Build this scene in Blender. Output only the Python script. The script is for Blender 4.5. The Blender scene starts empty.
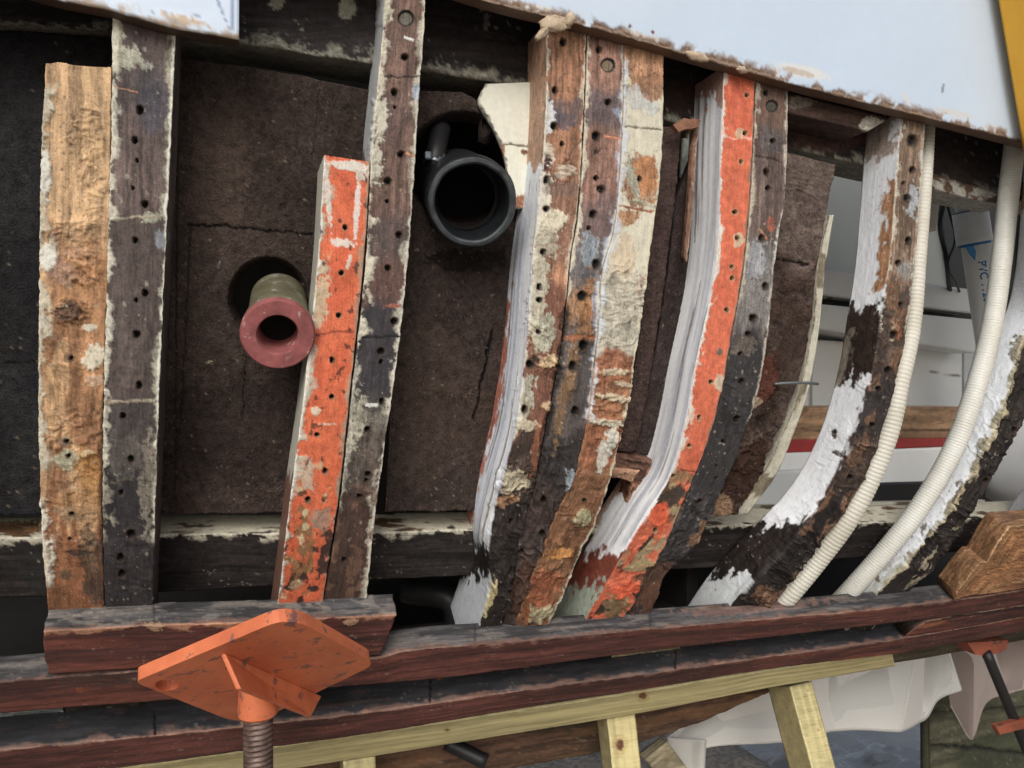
import bpy, math, random
import numpy as np
from mathutils import Vector, Matrix
random.seed(7)
# ------------------------------------------------------------------ camera, sky, sun, exposure
W, H, F = 1024, 768, 790.0
YAW = math.radians(18.9); CY, SY = math.cos(YAW), math.sin(YAW)
ZC = 1.5
scn = bpy.context.scene
cam_d = bpy.data.cameras.new('camera'); cam = bpy.data.objects.new('camera', cam_d)
scn.collection.objects.link(cam); scn.camera = cam
cam_d.sensor_width = 36; cam_d.lens = F / W * 36; cam_d.clip_start = .02; cam_d.clip_end = 3000
cam.location = (0, 0, ZC); cam.rotation_euler = (math.radians(90), 0, -YAW)
SUN_EL, SUN_AZ = math.radians(35), math.radians(203)     # azimuth clockwise from +Y
world = bpy.data.worlds.new('World'); scn.world = world; world.use_nodes = True
wn = world.node_tree.nodes; bg = wn['Background']
sky = wn.new('ShaderNodeTexSky'); sky.sky_type = 'NISHITA'; sky.sun_disc = False
sky.sun_elevation = SUN_EL; sky.sun_rotation = SUN_AZ; sky.air_density = 1.0; sky.dust_density = 6.0; sky.ozone_density = 1.0
hs = wn.new('ShaderNodeHueSaturation'); hs.inputs['Saturation'].default_value = .5
world.node_tree.links.new(sky.outputs[0], hs.inputs['Color']); world.node_tree.links.new(hs.outputs[0], bg.inputs[0]); bg.inputs[1].default_value = 0.12
sd = bpy.data.lights.new('sun', 'SUN'); sd.energy = 1.15; sd.angle = math.radians(28); sd.color = (1, .985, .96)
sun = bpy.data.objects.new('sun', sd); scn.collection.objects.link(sun)
sdir = Vector((math.sin(SUN_AZ) * math.cos(SUN_EL), math.cos(SUN_AZ) * math.cos(SUN_EL), math.sin(SUN_EL)))
sun.rotation_euler = (-sdir).to_track_quat('-Z', 'Y').to_euler(); sun.location = (0, -3, 6)
vs = scn.view_settings; vs.view_transform = 'Standard'; vs.look = 'None'; vs.gamma = 1; vs.exposure = 0.09; vs.use_curve_mapping = False
scn.render.engine = 'CYCLES'

# ------------------------------------------------------------------ helpers
COL = scn.collection
def lin(c):
    c = np.asarray(c, float) / 255.; c = c * .86 + c.mean(-1, keepdims=True) * .14
    return np.where(c <= .04045, c / 12.92, ((c + .055) / 1.055) ** 2.4)
def hsh(ix, iy, seed):
    h = (ix.astype(np.int64) * 374761393 + iy.astype(np.int64) * 668265263 + seed * 974634777) & 0xffffffff
    h = ((h ^ (h >> 13)) * 1274126177) & 0xffffffff
    h = ((h ^ (h >> 15)) * 2246822519) & 0xffffffff
    return ((h ^ (h >> 16)) & 0xffffffff) / 4294967295.0
def vn(x, y, seed=0):
    x = np.asarray(x, float); y = np.asarray(y, float)
    ix = np.floor(x); iy = np.floor(y); fx = x - ix; fy = y - iy
    fx = fx * fx * (3 - 2 * fx); fy = fy * fy * (3 - 2 * fy)
    a = hsh(ix, iy, seed); b = hsh(ix + 1, iy, seed); c = hsh(ix, iy + 1, seed); d = hsh(ix + 1, iy + 1, seed)
    return (a * (1 - fx) + b * fx) * (1 - fy) + (c * (1 - fx) + d * fx) * fy
def fbm(x, y, seed=0, o=4):
    r = 0; a = .5; s = 0
    for k in range(o):
        r = r + a * vn(x * 2 ** k + 17.3 * k, y * 2 ** k - 9.1 * k, seed + k); s += a; a *= .55
    return r / s
def sst(a, b, x):
    t = np.clip((x - a) / (b - a), 0, 1); return t * t * (3 - 2 * t)
def KZ(z): return 1 + .7 * np.clip(.05 - z, 0, None) ** 2
def hull(px, py, off=0.):
    px = np.asarray(px, float); py = np.asarray(py, float)
    u = (px - 512) / F; v = (384 - py) / F; yc = CY - u * SY
    Y = np.ones_like(u) + off
    for _ in range(25):
        t = Y / yc; z = v * t; Y = .5 * Y + .5 * (KZ(z) + off)
    t = Y / yc; z = v * t
    sl = -1.4 * np.clip(.05 - z, 0, None)
    n = np.stack([0 * z, np.ones_like(z), -sl], -1); n /= np.linalg.norm(n, axis=-1, keepdims=True)
    return np.stack([t * (SY + u * CY), Y, ZC + z], -1), n
def plane(Y0):
    def f(px, py, off=0.):
        px = np.asarray(px, float); py = np.asarray(py, float)
        u = (px - 512) / F; v = (384 - py) / F; t = (Y0 + off) / (CY - u * SY)
        n = np.zeros(u.shape + (3,)); n[..., 1] = 1
        return np.stack([t * (SY + u * CY), (Y0 + off) + 0 * t, ZC + v * t], -1), n
    return f
def at(px, py, Y):
    return Vector(plane(Y)(px, py)[0])
def proj(P):
    x, y, z = P[..., 0], P[..., 1], P[..., 2] - ZC
    dep = x * SY + y * CY; lat = x * CY - y * SY
    return 512 + F * lat / dep, 384 - F * z / dep
def resample(pts, t):
    p = np.array(pts, float)
    seg = np.linalg.norm(np.diff(p, axis=0), axis=1); s = np.concatenate([[0], np.cumsum(seg)]); s /= s[-1]
    m = np.zeros_like(p); d = np.diff(p, axis=0) / np.diff(s)[:, None]
    m[0] = d[0]; m[-1] = d[-1]
    for i in range(1, len(p) - 1): m[i] = .5 * (d[i - 1] + d[i])
    k = np.clip(np.searchsorted(s, t, side='right') - 1, 0, len(p) - 2)
    h = (s[k + 1] - s[k])[:, None]; q = ((t - s[k]) / (s[k + 1] - s[k]))[:, None]
    return ((2 * q**3 - 3 * q**2 + 1) * p[k] + (q**3 - 2 * q**2 + q) * h * m[k] + (-2 * q**3 + 3 * q**2) * p[k + 1] + (q**3 - q**2) * h * m[k + 1])

# ------------------------------------------------------------------ materials
MATS = {}
def mat_attr(name, bump=.25, spec=.35, scale=700, var=.35, trans=0.0, stretch=None, dist=.0009, grain=(1, 1, .07), gk=0.):
    m = bpy.data.materials.new(name); m.use_nodes = True; nt = m.node_tree; N = nt.nodes; L = nt.links
    b = N['Principled BSDF']; b.inputs['Specular IOR Level'].default_value = spec
    a = N.new('ShaderNodeAttribute'); a.attribute_name = 'Col'
    r = N.new('ShaderNodeAttribute'); r.attribute_name = 'Rgh'
    tc = N.new('ShaderNodeTexCoord'); mp = N.new('ShaderNodeMapping'); L.new(tc.outputs['Object'], mp.inputs[0])
    if stretch: mp.inputs['Scale'].default_value = stretch
    n1 = N.new('ShaderNodeTexNoise'); n1.inputs['Scale'].default_value = scale; n1.inputs['Detail'].default_value = 3
    n2 = N.new('ShaderNodeTexNoise'); n2.inputs['Scale'].default_value = scale * .18; n2.inputs['Detail'].default_value = 5
    L.new(mp.outputs[0], n1.inputs[0]); L.new(mp.outputs[0], n2.inputs[0])
    ad = N.new('ShaderNodeMath'); ad.operation = 'ADD'; L.new(n1.outputs[0], ad.inputs[0]); L.new(n2.outputs[0], ad.inputs[1])
    mr = N.new('ShaderNodeMapRange'); L.new(ad.outputs[0], mr.inputs[0])
    mr.inputs[1].default_value = .6; mr.inputs[2].default_value = 1.4; mr.inputs[3].default_value = 1 - var; mr.inputs[4].default_value = 1 + var
    m2 = N.new('ShaderNodeMapping'); m2.inputs['Scale'].default_value = grain; L.new(tc.outputs['Object'], m2.inputs[0])
    n3 = N.new('ShaderNodeTexNoise'); n3.inputs['Scale'].default_value = 520; n3.inputs['Detail'].default_value = 4; L.new(m2.outputs[0], n3.inputs[0])
    a3 = N.new('ShaderNodeMath'); a3.operation = 'MULTIPLY_ADD'; a3.inputs[1].default_value = gk; L.new(n3.outputs[0], a3.inputs[0]); L.new(ad.outputs[0], a3.inputs[2]); s3 = N.new('ShaderNodeMath'); s3.operation = 'SUBTRACT'; s3.inputs[1].default_value = gk * .5; L.new(a3.outputs[0], s3.inputs[0]); L.new(s3.outputs[0], mr.inputs[0])
    bw = N.new('ShaderNodeRGBToBW'); L.new(a.outputs['Color'], bw.inputs[0]); m4 = N.new('ShaderNodeMapRange'); L.new(bw.outputs[0], m4.inputs[0])
    m4.inputs[1].default_value = .3; m4.inputs[2].default_value = .6; m4.inputs[3].default_value = 1.; m4.inputs[4].default_value = .22
    m5 = N.new('ShaderNodeMath'); m5.operation = 'SUBTRACT'; m5.inputs[1].default_value = 1.; L.new(mr.outputs[0], m5.inputs[0])
    m6 = N.new('ShaderNodeMath'); m6.operation = 'MULTIPLY_ADD'; m6.inputs[2].default_value = 1.; L.new(m5.outputs[0], m6.inputs[0]); L.new(m4.outputs[0], m6.inputs[1]); mr = m6
    mx = N.new('ShaderNodeVectorMath'); mx.operation = 'SCALE'; L.new(a.outputs['Color'], mx.inputs[0]); L.new(mr.outputs[0], mx.inputs['Scale'])
    L.new(mx.outputs[0], b.inputs['Base Color']); L.new(r.outputs['Fac'], b.inputs['Roughness'])
    bp = N.new('ShaderNodeBump'); bp.inputs['Strength'].default_value = bump; bp.inputs['Distance'].default_value = dist
    L.new(ad.outputs[0], bp.inputs['Height']); L.new(bp.outputs[0], b.inputs['Normal'])
    if trans: b.inputs['Transmission Weight'].default_value = trans
    MATS[name] = m; return m
def mat_plain(name, c1, c2=None, rough=.6, scale=60, metal=0., bump=.1, spots=None, spec=.4, trans=0., amt=.5):
    if name in MATS: return MATS[name]
    c2 = c2 or tuple(x * .75 for x in c1)
    m = bpy.data.materials.new(name); m.use_nodes = True; nt = m.node_tree; N = nt.nodes; L = nt.links
    b = N['Principled BSDF']; b.inputs['Roughness'].default_value = rough; b.inputs['Metallic'].default_value = metal
    b.inputs['Specular IOR Level'].default_value = spec
    if trans: b.inputs['Transmission Weight'].default_value = trans
    tc = N.new('ShaderNodeTexCoord')
    n1 = N.new('ShaderNodeTexNoise'); n1.inputs['Scale'].default_value = scale; n1.inputs['Detail'].default_value = 6; n1.inputs['Roughness'].default_value = .65
    L.new(tc.outputs['Object'], n1.inputs[0])
    rp = N.new('ShaderNodeValToRGB'); rp.color_ramp.elements[0].position = .5 - amt * .35; rp.color_ramp.elements[1].position = .5 + amt * .35
    rp.color_ramp.elements[0].color = (*lin(c2), 1); rp.color_ramp.elements[1].color = (*lin(c1), 1)
    L.new(n1.outputs[0], rp.inputs[0]); out = rp.outputs[0]
    if spots:
        n2 = N.new('ShaderNodeTexNoise'); n2.inputs['Scale'].default_value = spots[1]; n2.inputs['Detail'].default_value = 8; n2.inputs['Roughness'].default_value = .7
        L.new(tc.outputs['Object'], n2.inputs[0])
        r2 = N.new('ShaderNodeValToRGB'); r2.color_ramp.elements[0].position = spots[2]; r2.color_ramp.elements[1].position = spots[2] + .05
        L.new(n2.outputs[0], r2.inputs[0])
        mx = N.new('ShaderNodeMix'); mx.data_type = 'RGBA'; L.new(r2.outputs[0], mx.inputs[0]); L.new(out, mx.inputs[6]); mx.inputs[7].default_value = (*lin(spots[0]), 1)
        out = mx.outputs[2]
    L.new(out, b.inputs['Base Color'])
    if bump:
        bp = N.new('ShaderNodeBump'); bp.inputs['Strength'].default_value = bump; bp.inputs['Distance'].default_value = .002
        L.new(n1.outputs[0], bp.inputs['Height']); L.new(bp.outputs[0], b.inputs['Normal'])
    MATS[name] = m; return m
mat_attr('worn_timber', bump=.6, spec=.3, scale=600, var=.42, gk=.6)
mat_attr('felt', bump=1.0, spec=.1, scale=420, var=.6, dist=.003)
mat_attr('painted_wood', bump=.12, spec=.45, scale=250, var=.07)
mat_attr('plank_wood', bump=.4, spec=.35, scale=300, var=.35, stretch=(.12, 1, 1), grain=(.05, 1, 1), gk=.6)
mat_attr('sheet_plastic', bump=.1, spec=.5, scale=60, var=.06, trans=.35)

# ------------------------------------------------------------------ object plumbing
def link(o, parent=None):
    COL.objects.link(o)
    if parent is not None: o.parent = parent
    return o
def tag(o, label=None, cat=None, group=None, kind=None):
    if label: o['label'] = label
    if cat: o['category'] = cat
    if group: o['group'] = group
    if kind: o['kind'] = kind
    return o
def empty(name, loc, label=None, cat=None, group=None):
    o = bpy.data.objects.new(name, None); o.location = loc; o.empty_display_size = .1; COL.objects.link(o)
    return tag(o, label, cat, group)
def finish(name, me, mat, parent, smooth=True, label=None):
    me.materials.append(MATS[mat] if isinstance(mat, str) else mat)
    if smooth: me.polygons.foreach_set('use_smooth', [True] * len(me.polygons))
    me.update(); o = bpy.data.objects.new(name, me)
    if parent is not None:
        COL.objects.link(o); o.parent = parent
        o.matrix_parent_inverse = Matrix.Translation(-parent.location) if parent.parent is None and parent.type == 'EMPTY' else Matrix.Identity(4)
    else: COL.objects.link(o)
    if label: o['label'] = label
    return o
def mesh_obj(name, V, Fc, mat, parent=None, smooth=False, label=None):
    me = bpy.data.meshes.new(name); me.from_pydata([tuple(v) for v in V], [], Fc); me.validate()
    return finish(name, me, mat, parent, smooth, label)

# ------------------------------------------------------------------ painter
class G: pass
def L_blob(cx, cy, rx, ry, ang, col, h=0., nz=.5, face=None, rgh=None, k=1.):
    def f(g):
        a = math.radians(ang); dx = g.px - cx; dy = g.py - cy
        x = dx * math.cos(a) + dy * math.sin(a); y = -dx * math.sin(a) + dy * math.cos(a)
        d = np.sqrt((x / rx) ** 2 + (y / ry) ** 2)
        sc = 3.2 / max(.6, min(rx, ry)); 
        n = fbm(g.px * sc * .35, g.py * sc * .35, g.seed + int(cx * 7 + cy * 3), 5) - .5
        n2 = fbm(g.px * .45, g.py * .3, g.seed + int(cx + cy), 4) - .5
        m = sst(1.1, .9, d + nz * 1.7 * n + nz * 1.1 * n2) * k * (.72 + .28 * sst(.3, .5, fbm(g.px * .5, g.py * .5, g.seed + int(cx), 3)))
        app(g, m, col, h, face, rgh)
    return f
def L_band(y0, y1, col, soft=12, nz=30, h=0., face=0, k=1., rgh=None):
    def f(g):
        n = (fbm(g.x * 60, g.s * 25, g.seed + int(y0), 4) - .5) * 2 * nz
        y = g.py + n
        m = sst(y0 - soft / 2, y0 + soft / 2, y) * sst(y1 + soft / 2, y1 - soft / 2, y) * k
        app(g, m, col, h, face, rgh)
    return f
def L_edge(side, w, col, k=1., nz=.8, h=.0008, y0=-999, y1=9999, face=0, sc=1., rgh=None):
    def f(g):
        d = (g.u if side == 0 else 1 - g.u) * g.wid
        n = fbm(g.s * 45 * sc, g.s * 0 + side * 5, g.seed + 11 + side, 4)
        n2 = fbm(g.x * 300, g.s * 240, g.seed + 3, 4); n3 = fbm(g.x * 60, g.s * 50, g.seed + 13 + side, 4)
        ww = w * (1 - nz + 2.2 * nz * np.clip(n - .15, 0, 1)) * (.35 + 1.3 * sst(.36, .6, n3))
        m = sst(ww * 1.3 + .0004, ww * .7, d + (n2 - .5) * w * 1.5) * k * (.6 + .4 * sst(.35, .55, n2)) * sst(.3, .4, n3 + .08) * sst(y0 - 6, y0 + 6, g.py) * sst(y1 + 6, y1 - 6, g.py)
        app(g, m, col, h, face, rgh)
    return f
def L_spots(col, sx, sy, th, soft=.04, h=0., face=0, k=1., y0=-999, y1=9999, sd=0, rgh=None):
    def f(g):
        n = fbm(g.x * sx, g.s * sy, g.seed + 31 + sd, 5)
        m = sst(th - soft, th + soft, n) * k * sst(y0 - 10, y0 + 10, g.py + 25 * (n - .5)) * sst(y1 + 10, y1 - 10, g.py + 25 * (n - .5))
        app(g, m, col, h, face, rgh)
    return f
def L_side(fid, col, k=1., w0=-1, w1=2, y0=-999, y1=9999, nz=.15, h=0., rgh=.5):
    def f(g):
        n = fbm(g.x * 90, g.s * 60, g.seed + 77, 4) - .5
        m = (g.face == fid) * sst(w0 - .06, w0 + .06, g.w + n * nz) * sst(w1 + .06, w1 - .06, g.w + n * nz) * sst(y0 - 3, y0 + 3, g.py + n * 40) * sst(y1 + 3, y1 - 3, g.py + n * 40) * k
        app(g, m, col, h, None, rgh)
    return f
def L_streak(fid, amt=.16, y0=-999, y1=9999):
    def f(g):
        n = fbm(g.x * 260, g.s * 3, g.seed + 61, 3); n2 = fbm(g.x * 120, g.s * 2, g.seed + 62, 2)
        m = (g.face == fid) * sst(y0 - 5, y0 + 5, g.py) * sst(y1 + 5, y1 - 5, g.py)
        v = np.clip((n - .5) * 3, -1, 1) * amt
        g.c = g.c * (1 + (m * v)[:, None]); g.h = g.h + m * (n2 - .5) * .0004
        ln = m * sst(.66, .72, n2) * .5; g.c = g.c * (1 - ln[:, None]) + lin((120, 130, 156)) * ln[:, None]
        dr = m * sst(.70, .74, fbm(g.x * 200, g.s * 5, g.seed + 67, 2)) * .7; g.c = g.c * (1 - dr[:, None]) + lin((96, 74, 66)) * dr[:, None]
    return f
def L_line(x0, y0, x1, y1, wd, col, h=-.001, nz=1.5, face=None, k=1.):
    def f(g):
        dx, dy = x1 - x0, y1 - y0; L = math.hypot(dx, dy)
        t = ((g.px - x0) * dx + (g.py - y0) * dy) / L / L
        e = ((g.px - x0) * dy - (g.py - y0) * dx) / L
        n = (fbm(g.px * .12, g.py * .12, g.seed + 5, 3) - .5) * 2 * nz * 2
        m = sst(wd * 1.2, wd * .5, np.abs(e + n)) * sst(-.03, .02, t) * sst(1.03, .98, t) * k
        app(g, m, col, h, face, None)
    return f
def L_ridge(cx, cy, rx, ry, amp, fr=.5, ang=0, dark=.55, light=1.3):
    """torn fibres and dried glue: ridged relief, colour darkened in grooves and lightened on crests"""
    def f(g):
        d = np.sqrt(((g.px - cx) / rx) ** 2 + ((g.py - cy) / ry) ** 2)
        m = sst(1.15, .75, d + .6 * (fbm(g.px * .08, g.py * .08, g.seed + 9, 3) - .5))
        a = math.radians(ang); x = (g.px * math.cos(a) + g.py * math.sin(a)); y = (-g.px * math.sin(a) + g.py * math.cos(a))
        wx = (fbm(g.px * .05, g.py * .05, g.seed + 41, 3) - .5) * 26; wy = (fbm(g.px * .05, g.py * .05, g.seed + 43, 3) - .5) * 26
        q = 0; w_ = 1; tw = 0
        for o_ in range(4):
            q = q + w_ * (1 - np.abs(2 * vn((x + wx) * fr * .14 * 2 ** o_, (y + wy) * fr * .42 * 2 ** o_, g.seed + 51 + o_) - 1)) ** 2; tw += w_; w_ *= .62
        rr = q / tw * 1.5 - .15
        g.h = g.h + m * amp * 1.2 * rr * np.where(g.face == 0, 1., .3)
        g.c = g.c * (1 + (m * (dark + (light - dark) * np.clip(rr * 1.1, 0, 1.2) - 1))[:, None])
    return f
def app(g, m, col, h=0., face=None, rgh=None):
    if face is not None: m = m * (g.face == face)
    g.c = g.c * (1 - m[:, None]) + lin(col)[None, :] * m[:, None]
    if h: g.h = g.h + h * m
    if rgh is not None: g.r = g.r * (1 - m) + rgh * m
def L_holes(pts, r0=3.6, rim=(60, 45, 35)):
    def f(g):
        for p in pts:
            r = (p[2] if len(p) > 2 else r0) * .88
            ok = (np.abs(g.px - p[0]) < 14) & (np.abs(g.py - p[1]) < 14) & (g.face == 0)
            if not ok.any(): continue
            i = np.where(ok)[0]
            rd = random.Random(int(p[0] * 31 + p[1])); ax = rd.uniform(.8, 1.05); ay = rd.uniform(.9, 1.2)
            d = np.hypot((g.px[i] - p[0]) / ax, (g.py[i] - p[1]) / ay) + (vn(g.px[i] * .5, g.py[i] * .5, 3) - .5) * 1.2
            mr = sst(r * 1.75, r * 1.25, d)[:, None] * .75
            g.c[i] = g.c[i] * (1 - mr) + lin(rim) * mr
            g.h[i] += .0006 * mr[:, 0]
            mh = sst(r * 1.12, r * .85, d)
            g.c[i] = g.c[i] * (1 - mh[:, None]) + lin((16, 14, 14)) * mh[:, None]
            g.h[i] -= .009 * mh
    return f
def L_plug(cx, cy, r, col=(95, 90, 80)):
    def f(g):
        i = np.where((np.hypot(g.px - cx, g.py - cy) < r * 1.6) & (g.face == 0))[0]
        d = np.hypot(g.px[i] - cx, g.py[i] - cy)
        m = sst(r, r * .9, d)[:, None]; g.c[i] = g.c[i] * (1 - m) + lin(col) * m
        ring = (sst(r * 1.12, r, d) * sst(r * .7, r * .85, d))[:, None]
        g.c[i] = g.c[i] * (1 - ring) + lin((25, 20, 18)) * ring; g.h[i] -= .003 * m[:, 0] 
    return f
def speck(g, f, sd, n_th):
    """scattered specks at jittered places, never on a lattice"""
    X = g.x * f; Y = g.s * f; ix = np.floor(X); iy = np.floor(Y); best = np.full(len(X), 9.)
    for di in (-1, 0, 1):
        for dj in (-1, 0, 1):
            jx = hsh(ix + di, iy + dj, sd); jy = hsh(ix + di, iy + dj, sd + 1); kp = hsh(ix + di, iy + dj, sd + 2); rr = .16 + .42 * hsh(ix + di, iy + dj, sd + 3) ** 4
            d = np.hypot(X - (ix + di + jx), (Y - (iy + dj + jy)) * (.5 + hsh(ix + di, iy + dj, sd + 4))) / rr
            best = np.minimum(best, np.where(kp < n_th, d, 9.))
    return sst(1.2, .7, best)
def grime(k=1.):
    def f(g):
        lum = g.c.mean(1); kk = k * (1 - .8 * sst(.22, .5, lum))
        a = fbm(g.x * 900, g.s * 60, g.seed + 91, 3) - .5; b = fbm(g.x * 110, g.s * 35, g.seed + 92, 4) - .5; c = fbm(g.x * 700, g.s * 700, g.seed + 94, 2) - .5
        g.c = g.c * np.clip(1 + kk * (a * .9 + b * .9 + c * .7), .25, 2.2)[:, None]
        md = speck(g, 260, g.seed + 95, .13)[:, None] * .6 * min(1, k) * (1 - .7 * sst(.3, .6, lum))[:, None] * sst(.42, .55, fbm(g.x * 30, g.s * 22, g.seed + 96, 3))[:, None]; g.c = g.c * (1 - md) + lin((42, 36, 32)) * md
        ml = speck(g, 250, g.seed + 295, .10)[:, None] * .45 * min(1, k) * sst(.48, .6, fbm(g.x * 30, g.s * 22, g.seed + 98, 3))[:, None]; g.c = g.c * (1 - ml) + lin((170, 162, 146)) * ml
        g.h = g.h + k * (a * .0005 + c * .0005)
    return f
def wood(c, dark=.62, fx=330, fs=9, var=.9, wav=.004):
    c = lin(c)
    def f(g):
        xx = g.x + wav * (fbm(g.s * 6, g.x * 3, g.seed + 2, 2) - .5) * 4
        n = fbm(xx * fx, g.s * fs, g.seed, 4); n2 = fbm(xx * fx * .25, g.s * fs * .7, g.seed + 8, 3); n3 = fbm(g.x * 20, g.s * 12, g.seed + 4, 3)
        q = np.clip((n - .5) * 2.6 + (n2 - .5) * 1.6 + .5, 0, 1)
        v = dark + (1.25 - dark) * q; v = v * (1 + (n3 - .5) * .7 * var)
        g.c = np.repeat(c[None, :], len(g.x), 0) * v[:, None]; g.h = g.h + (n - .5) * .0006
    return f
def flat(c, var=.1, sc=30, hh=.0002):
    c = lin(c)
    def f(g):
        n = fbm(g.x * sc, g.s * sc, g.seed, 4)
        g.c = np.repeat(c[None, :], len(g.x), 0) * (1 + (n - .5) * 2 * var)[:, None]; g.h = g.h + (n - .5) * hh
    return f
SEED = [100]
def slab(name, A, B, off, d, layers, parent=None, res=.0016, sres=.004, surf=hull, jag=.0008, jsc=60, endjag=.0, mat='worn_timber', cut=None, rgh=.75, label=None, hfield=None, ends=True, rot=None, gr=None, fold=None):
    SEED[0] += 13; seed = SEED[0]
    t0 = np.linspace(0, 1, 60); pa, _ = surf(*resample(A, t0).T, off); pb, _ = surf(*resample(B, t0).T, off)
    Ls = .5 * (np.linalg.norm(np.diff(pa, axis=0), axis=1).sum() + np.linalg.norm(np.diff(pb, axis=0), axis=1).sum())
    wd = np.linalg.norm(pa - pb, axis=1).mean()
    nv = int(min(1400, max(4, Ls / res))); nu = int(max(3, wd / res)); nd = int(max(2, d / sres))
    t = np.linspace(0, 1, nv + 1); RA = resample(A, t); RB = resample(B, t)
    PA, NA = surf(RA[:, 0], RA[:, 1], off); PB, NB = surf(RB[:, 0], RB[:, 1], off)
    s = np.concatenate([[0], np.cumsum(np.linalg.norm(np.diff(.5 * (PA + PB), axis=0), axis=1))])
    wid = np.linalg.norm(PB - PA, axis=1); ac = (PB - PA) / wid[:, None]
    ja = (fbm(s * jsc, 0 * s, seed + 1, 4) - .5) * 2 * jag; jb = (fbm(s * jsc, 0 * s + 3, seed + 2, 4) - .5) * 2 * jag
    if rot is not None:
        mid = .5 * (RA[:, 1] + RB[:, 1]); ww = sst(rot[0], rot[1], mid) * rot[2]
        ja = ja + (fbm(s * 35, 0 * s, seed + 5, 5) - .5) * 2 * ww; jb = jb + (fbm(s * 35, 0 * s, seed + 6, 5) - .5) * 2 * ww
    PA0 = PA; PB0 = PB; PA = PA + ac * ja[:, None]; PB = PB + ac * jb[:, None]; wid = np.linalg.norm(PB - PA, axis=1)
    cols = []; meta = []
    for k in range(nd, 0, -1):
        w = k / nd; cols.append(PA0 + (PA - PA0) * max(0, 1 - w * d / .01) + NA * d * w); meta.append((1, 0., w, -w * d))
    for k in range(nu + 1):
        u = k / nu; cols.append(PA * (1 - u) + PB * u); meta.append((0, u, 0., u))
    for k in range(1, nd + 1):
        w = k / nd; cols.append(PB0 + (PB - PB0) * max(0, 1 - w * d / .01) + NB * d * w); meta.append((2, 1., w, w * d))
    P = np.stack(cols, 1); K = P.shape[1]          # nv+1, K, 3
    g = G(); g.seed = seed
    fc = np.array([m[0] for m in meta]); uu = np.array([m[1] for m in meta]); wv = np.array([m[2] for m in meta])
    g.face = np.tile(fc, nv + 1); g.u = np.tile(uu, nv + 1); g.w = np.tile(wv, nv + 1)
    g.wid = np.repeat(wid, K); g.s = np.repeat(s, K)
    xm = np.stack([np.full(nv + 1, m[3]) if m[0] == 1 else (m[1] * wid if m[0] == 0 else wid + m[3]) for m in meta], 1)
    g.x = xm.ravel(); Pf = P.reshape(-1, 3); g.px, g.py = proj(Pf)
    g.h = np.zeros(len(Pf)); g.r = np.full(len(Pf), rgh); g.c = np.full((len(Pf), 3), .2); g.d = d
    if gr is None: gr = {'worn_timber': 1., 'plank_wood': .55, 'painted_wood': .06}.get(mat, 0)
    for f in layers: f(g)
    if gr: grime(gr)(g)
    if hfield: hfield(g)
    out = np.zeros_like(Pf)
    nf = np.repeat(.5 * (NA + NB), K, 0); acf = np.repeat(ac, K, 0)
    out = np.where((g.face == 0)[:, None], -nf, np.where((g.face == 1)[:, None], -acf, acf))
    Pf = Pf + out * g.h[:, None]
    if fold: Pf = Pf + nf * fold(g)[:, None]
    if endjag:
        tan = np.repeat(np.gradient(.5 * (PA + PB), axis=0), K, 0); tan /= np.linalg.norm(tan, axis=1, keepdims=True)
        for e, sg in ((0, -1), (s[-1], 1)):
            wgt = np.exp(-np.abs(g.s - e) / (endjag * 3)); nn = (fbm(g.x * 70, g.x * 0 + e, seed + 21, 4) - .5) * 2
            Pf = Pf + tan * (sg * wgt * nn * endjag)[:, None]
    i = np.arange(nv)[:, None] * K; j = np.arange(K - 1)[None, :]
    q = np.stack([i + j, i + j + K, i + j + K + 1, i + j + 1], -1).reshape(-1, 4)
    if cut is not None:
        ce = np.array([g.px[q].mean(1), g.py[q].mean(1)]); kill = np.zeros(len(q), bool)
        for (cx, cy, r) in cut: kill |= np.hypot(ce[0] - cx, ce[1] - cy) < r
        q = q[~kill]
    q2 = np.stack([np.arange(nv) * K, np.arange(nv) * K + K - 1, np.arange(1, nv + 1) * K + K - 1, np.arange(1, nv + 1) * K], -1)
    if cut is None: q = np.concatenate([q, q2])
    me = bpy.data.meshes.new(name)
    nq = len(q); caps = 2 if (ends and cut is None) else 0
    me.vertices.add(len(Pf)); me.vertices.foreach_set('co', Pf.ravel())
    tot = nq * 4 + caps * K
    me.loops.add(tot)
    li = q.ravel()
    ls = np.arange(nq) * 4; lt = np.full(nq, 4)
    if caps:
        li = np.concatenate([li, np.arange(K), (nv * K + np.arange(K))[::-1]]); ls = np.concatenate([ls, [nq * 4, nq * 4 + K]]); lt = np.concatenate([lt, [K, K]])
    me.loops.foreach_set('vertex_index', li.astype(np.int32)); me.polygons.add(len(ls))
    me.polygons.foreach_set('loop_start', ls.astype(np.int32))
    try: me.polygons.foreach_set('loop_total', lt.astype(np.int32))
    except Exception: pass
    me.update(calc_edges=True)
    ca = me.color_attributes.new('Col', 'FLOAT_COLOR', 'POINT'); cc = np.ones((len(Pf), 4), np.float32); cc[:, :3] = np.clip(g.c, .002, .9); ca.data.foreach_set('color', cc.ravel())
    ra = me.attributes.new('Rgh', 'FLOAT', 'POINT'); ra.data.foreach_set('value', np.clip(g.r, .05, 1).astype(np.float32))
    return finish(name, me, mat, parent, True, label)

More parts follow.
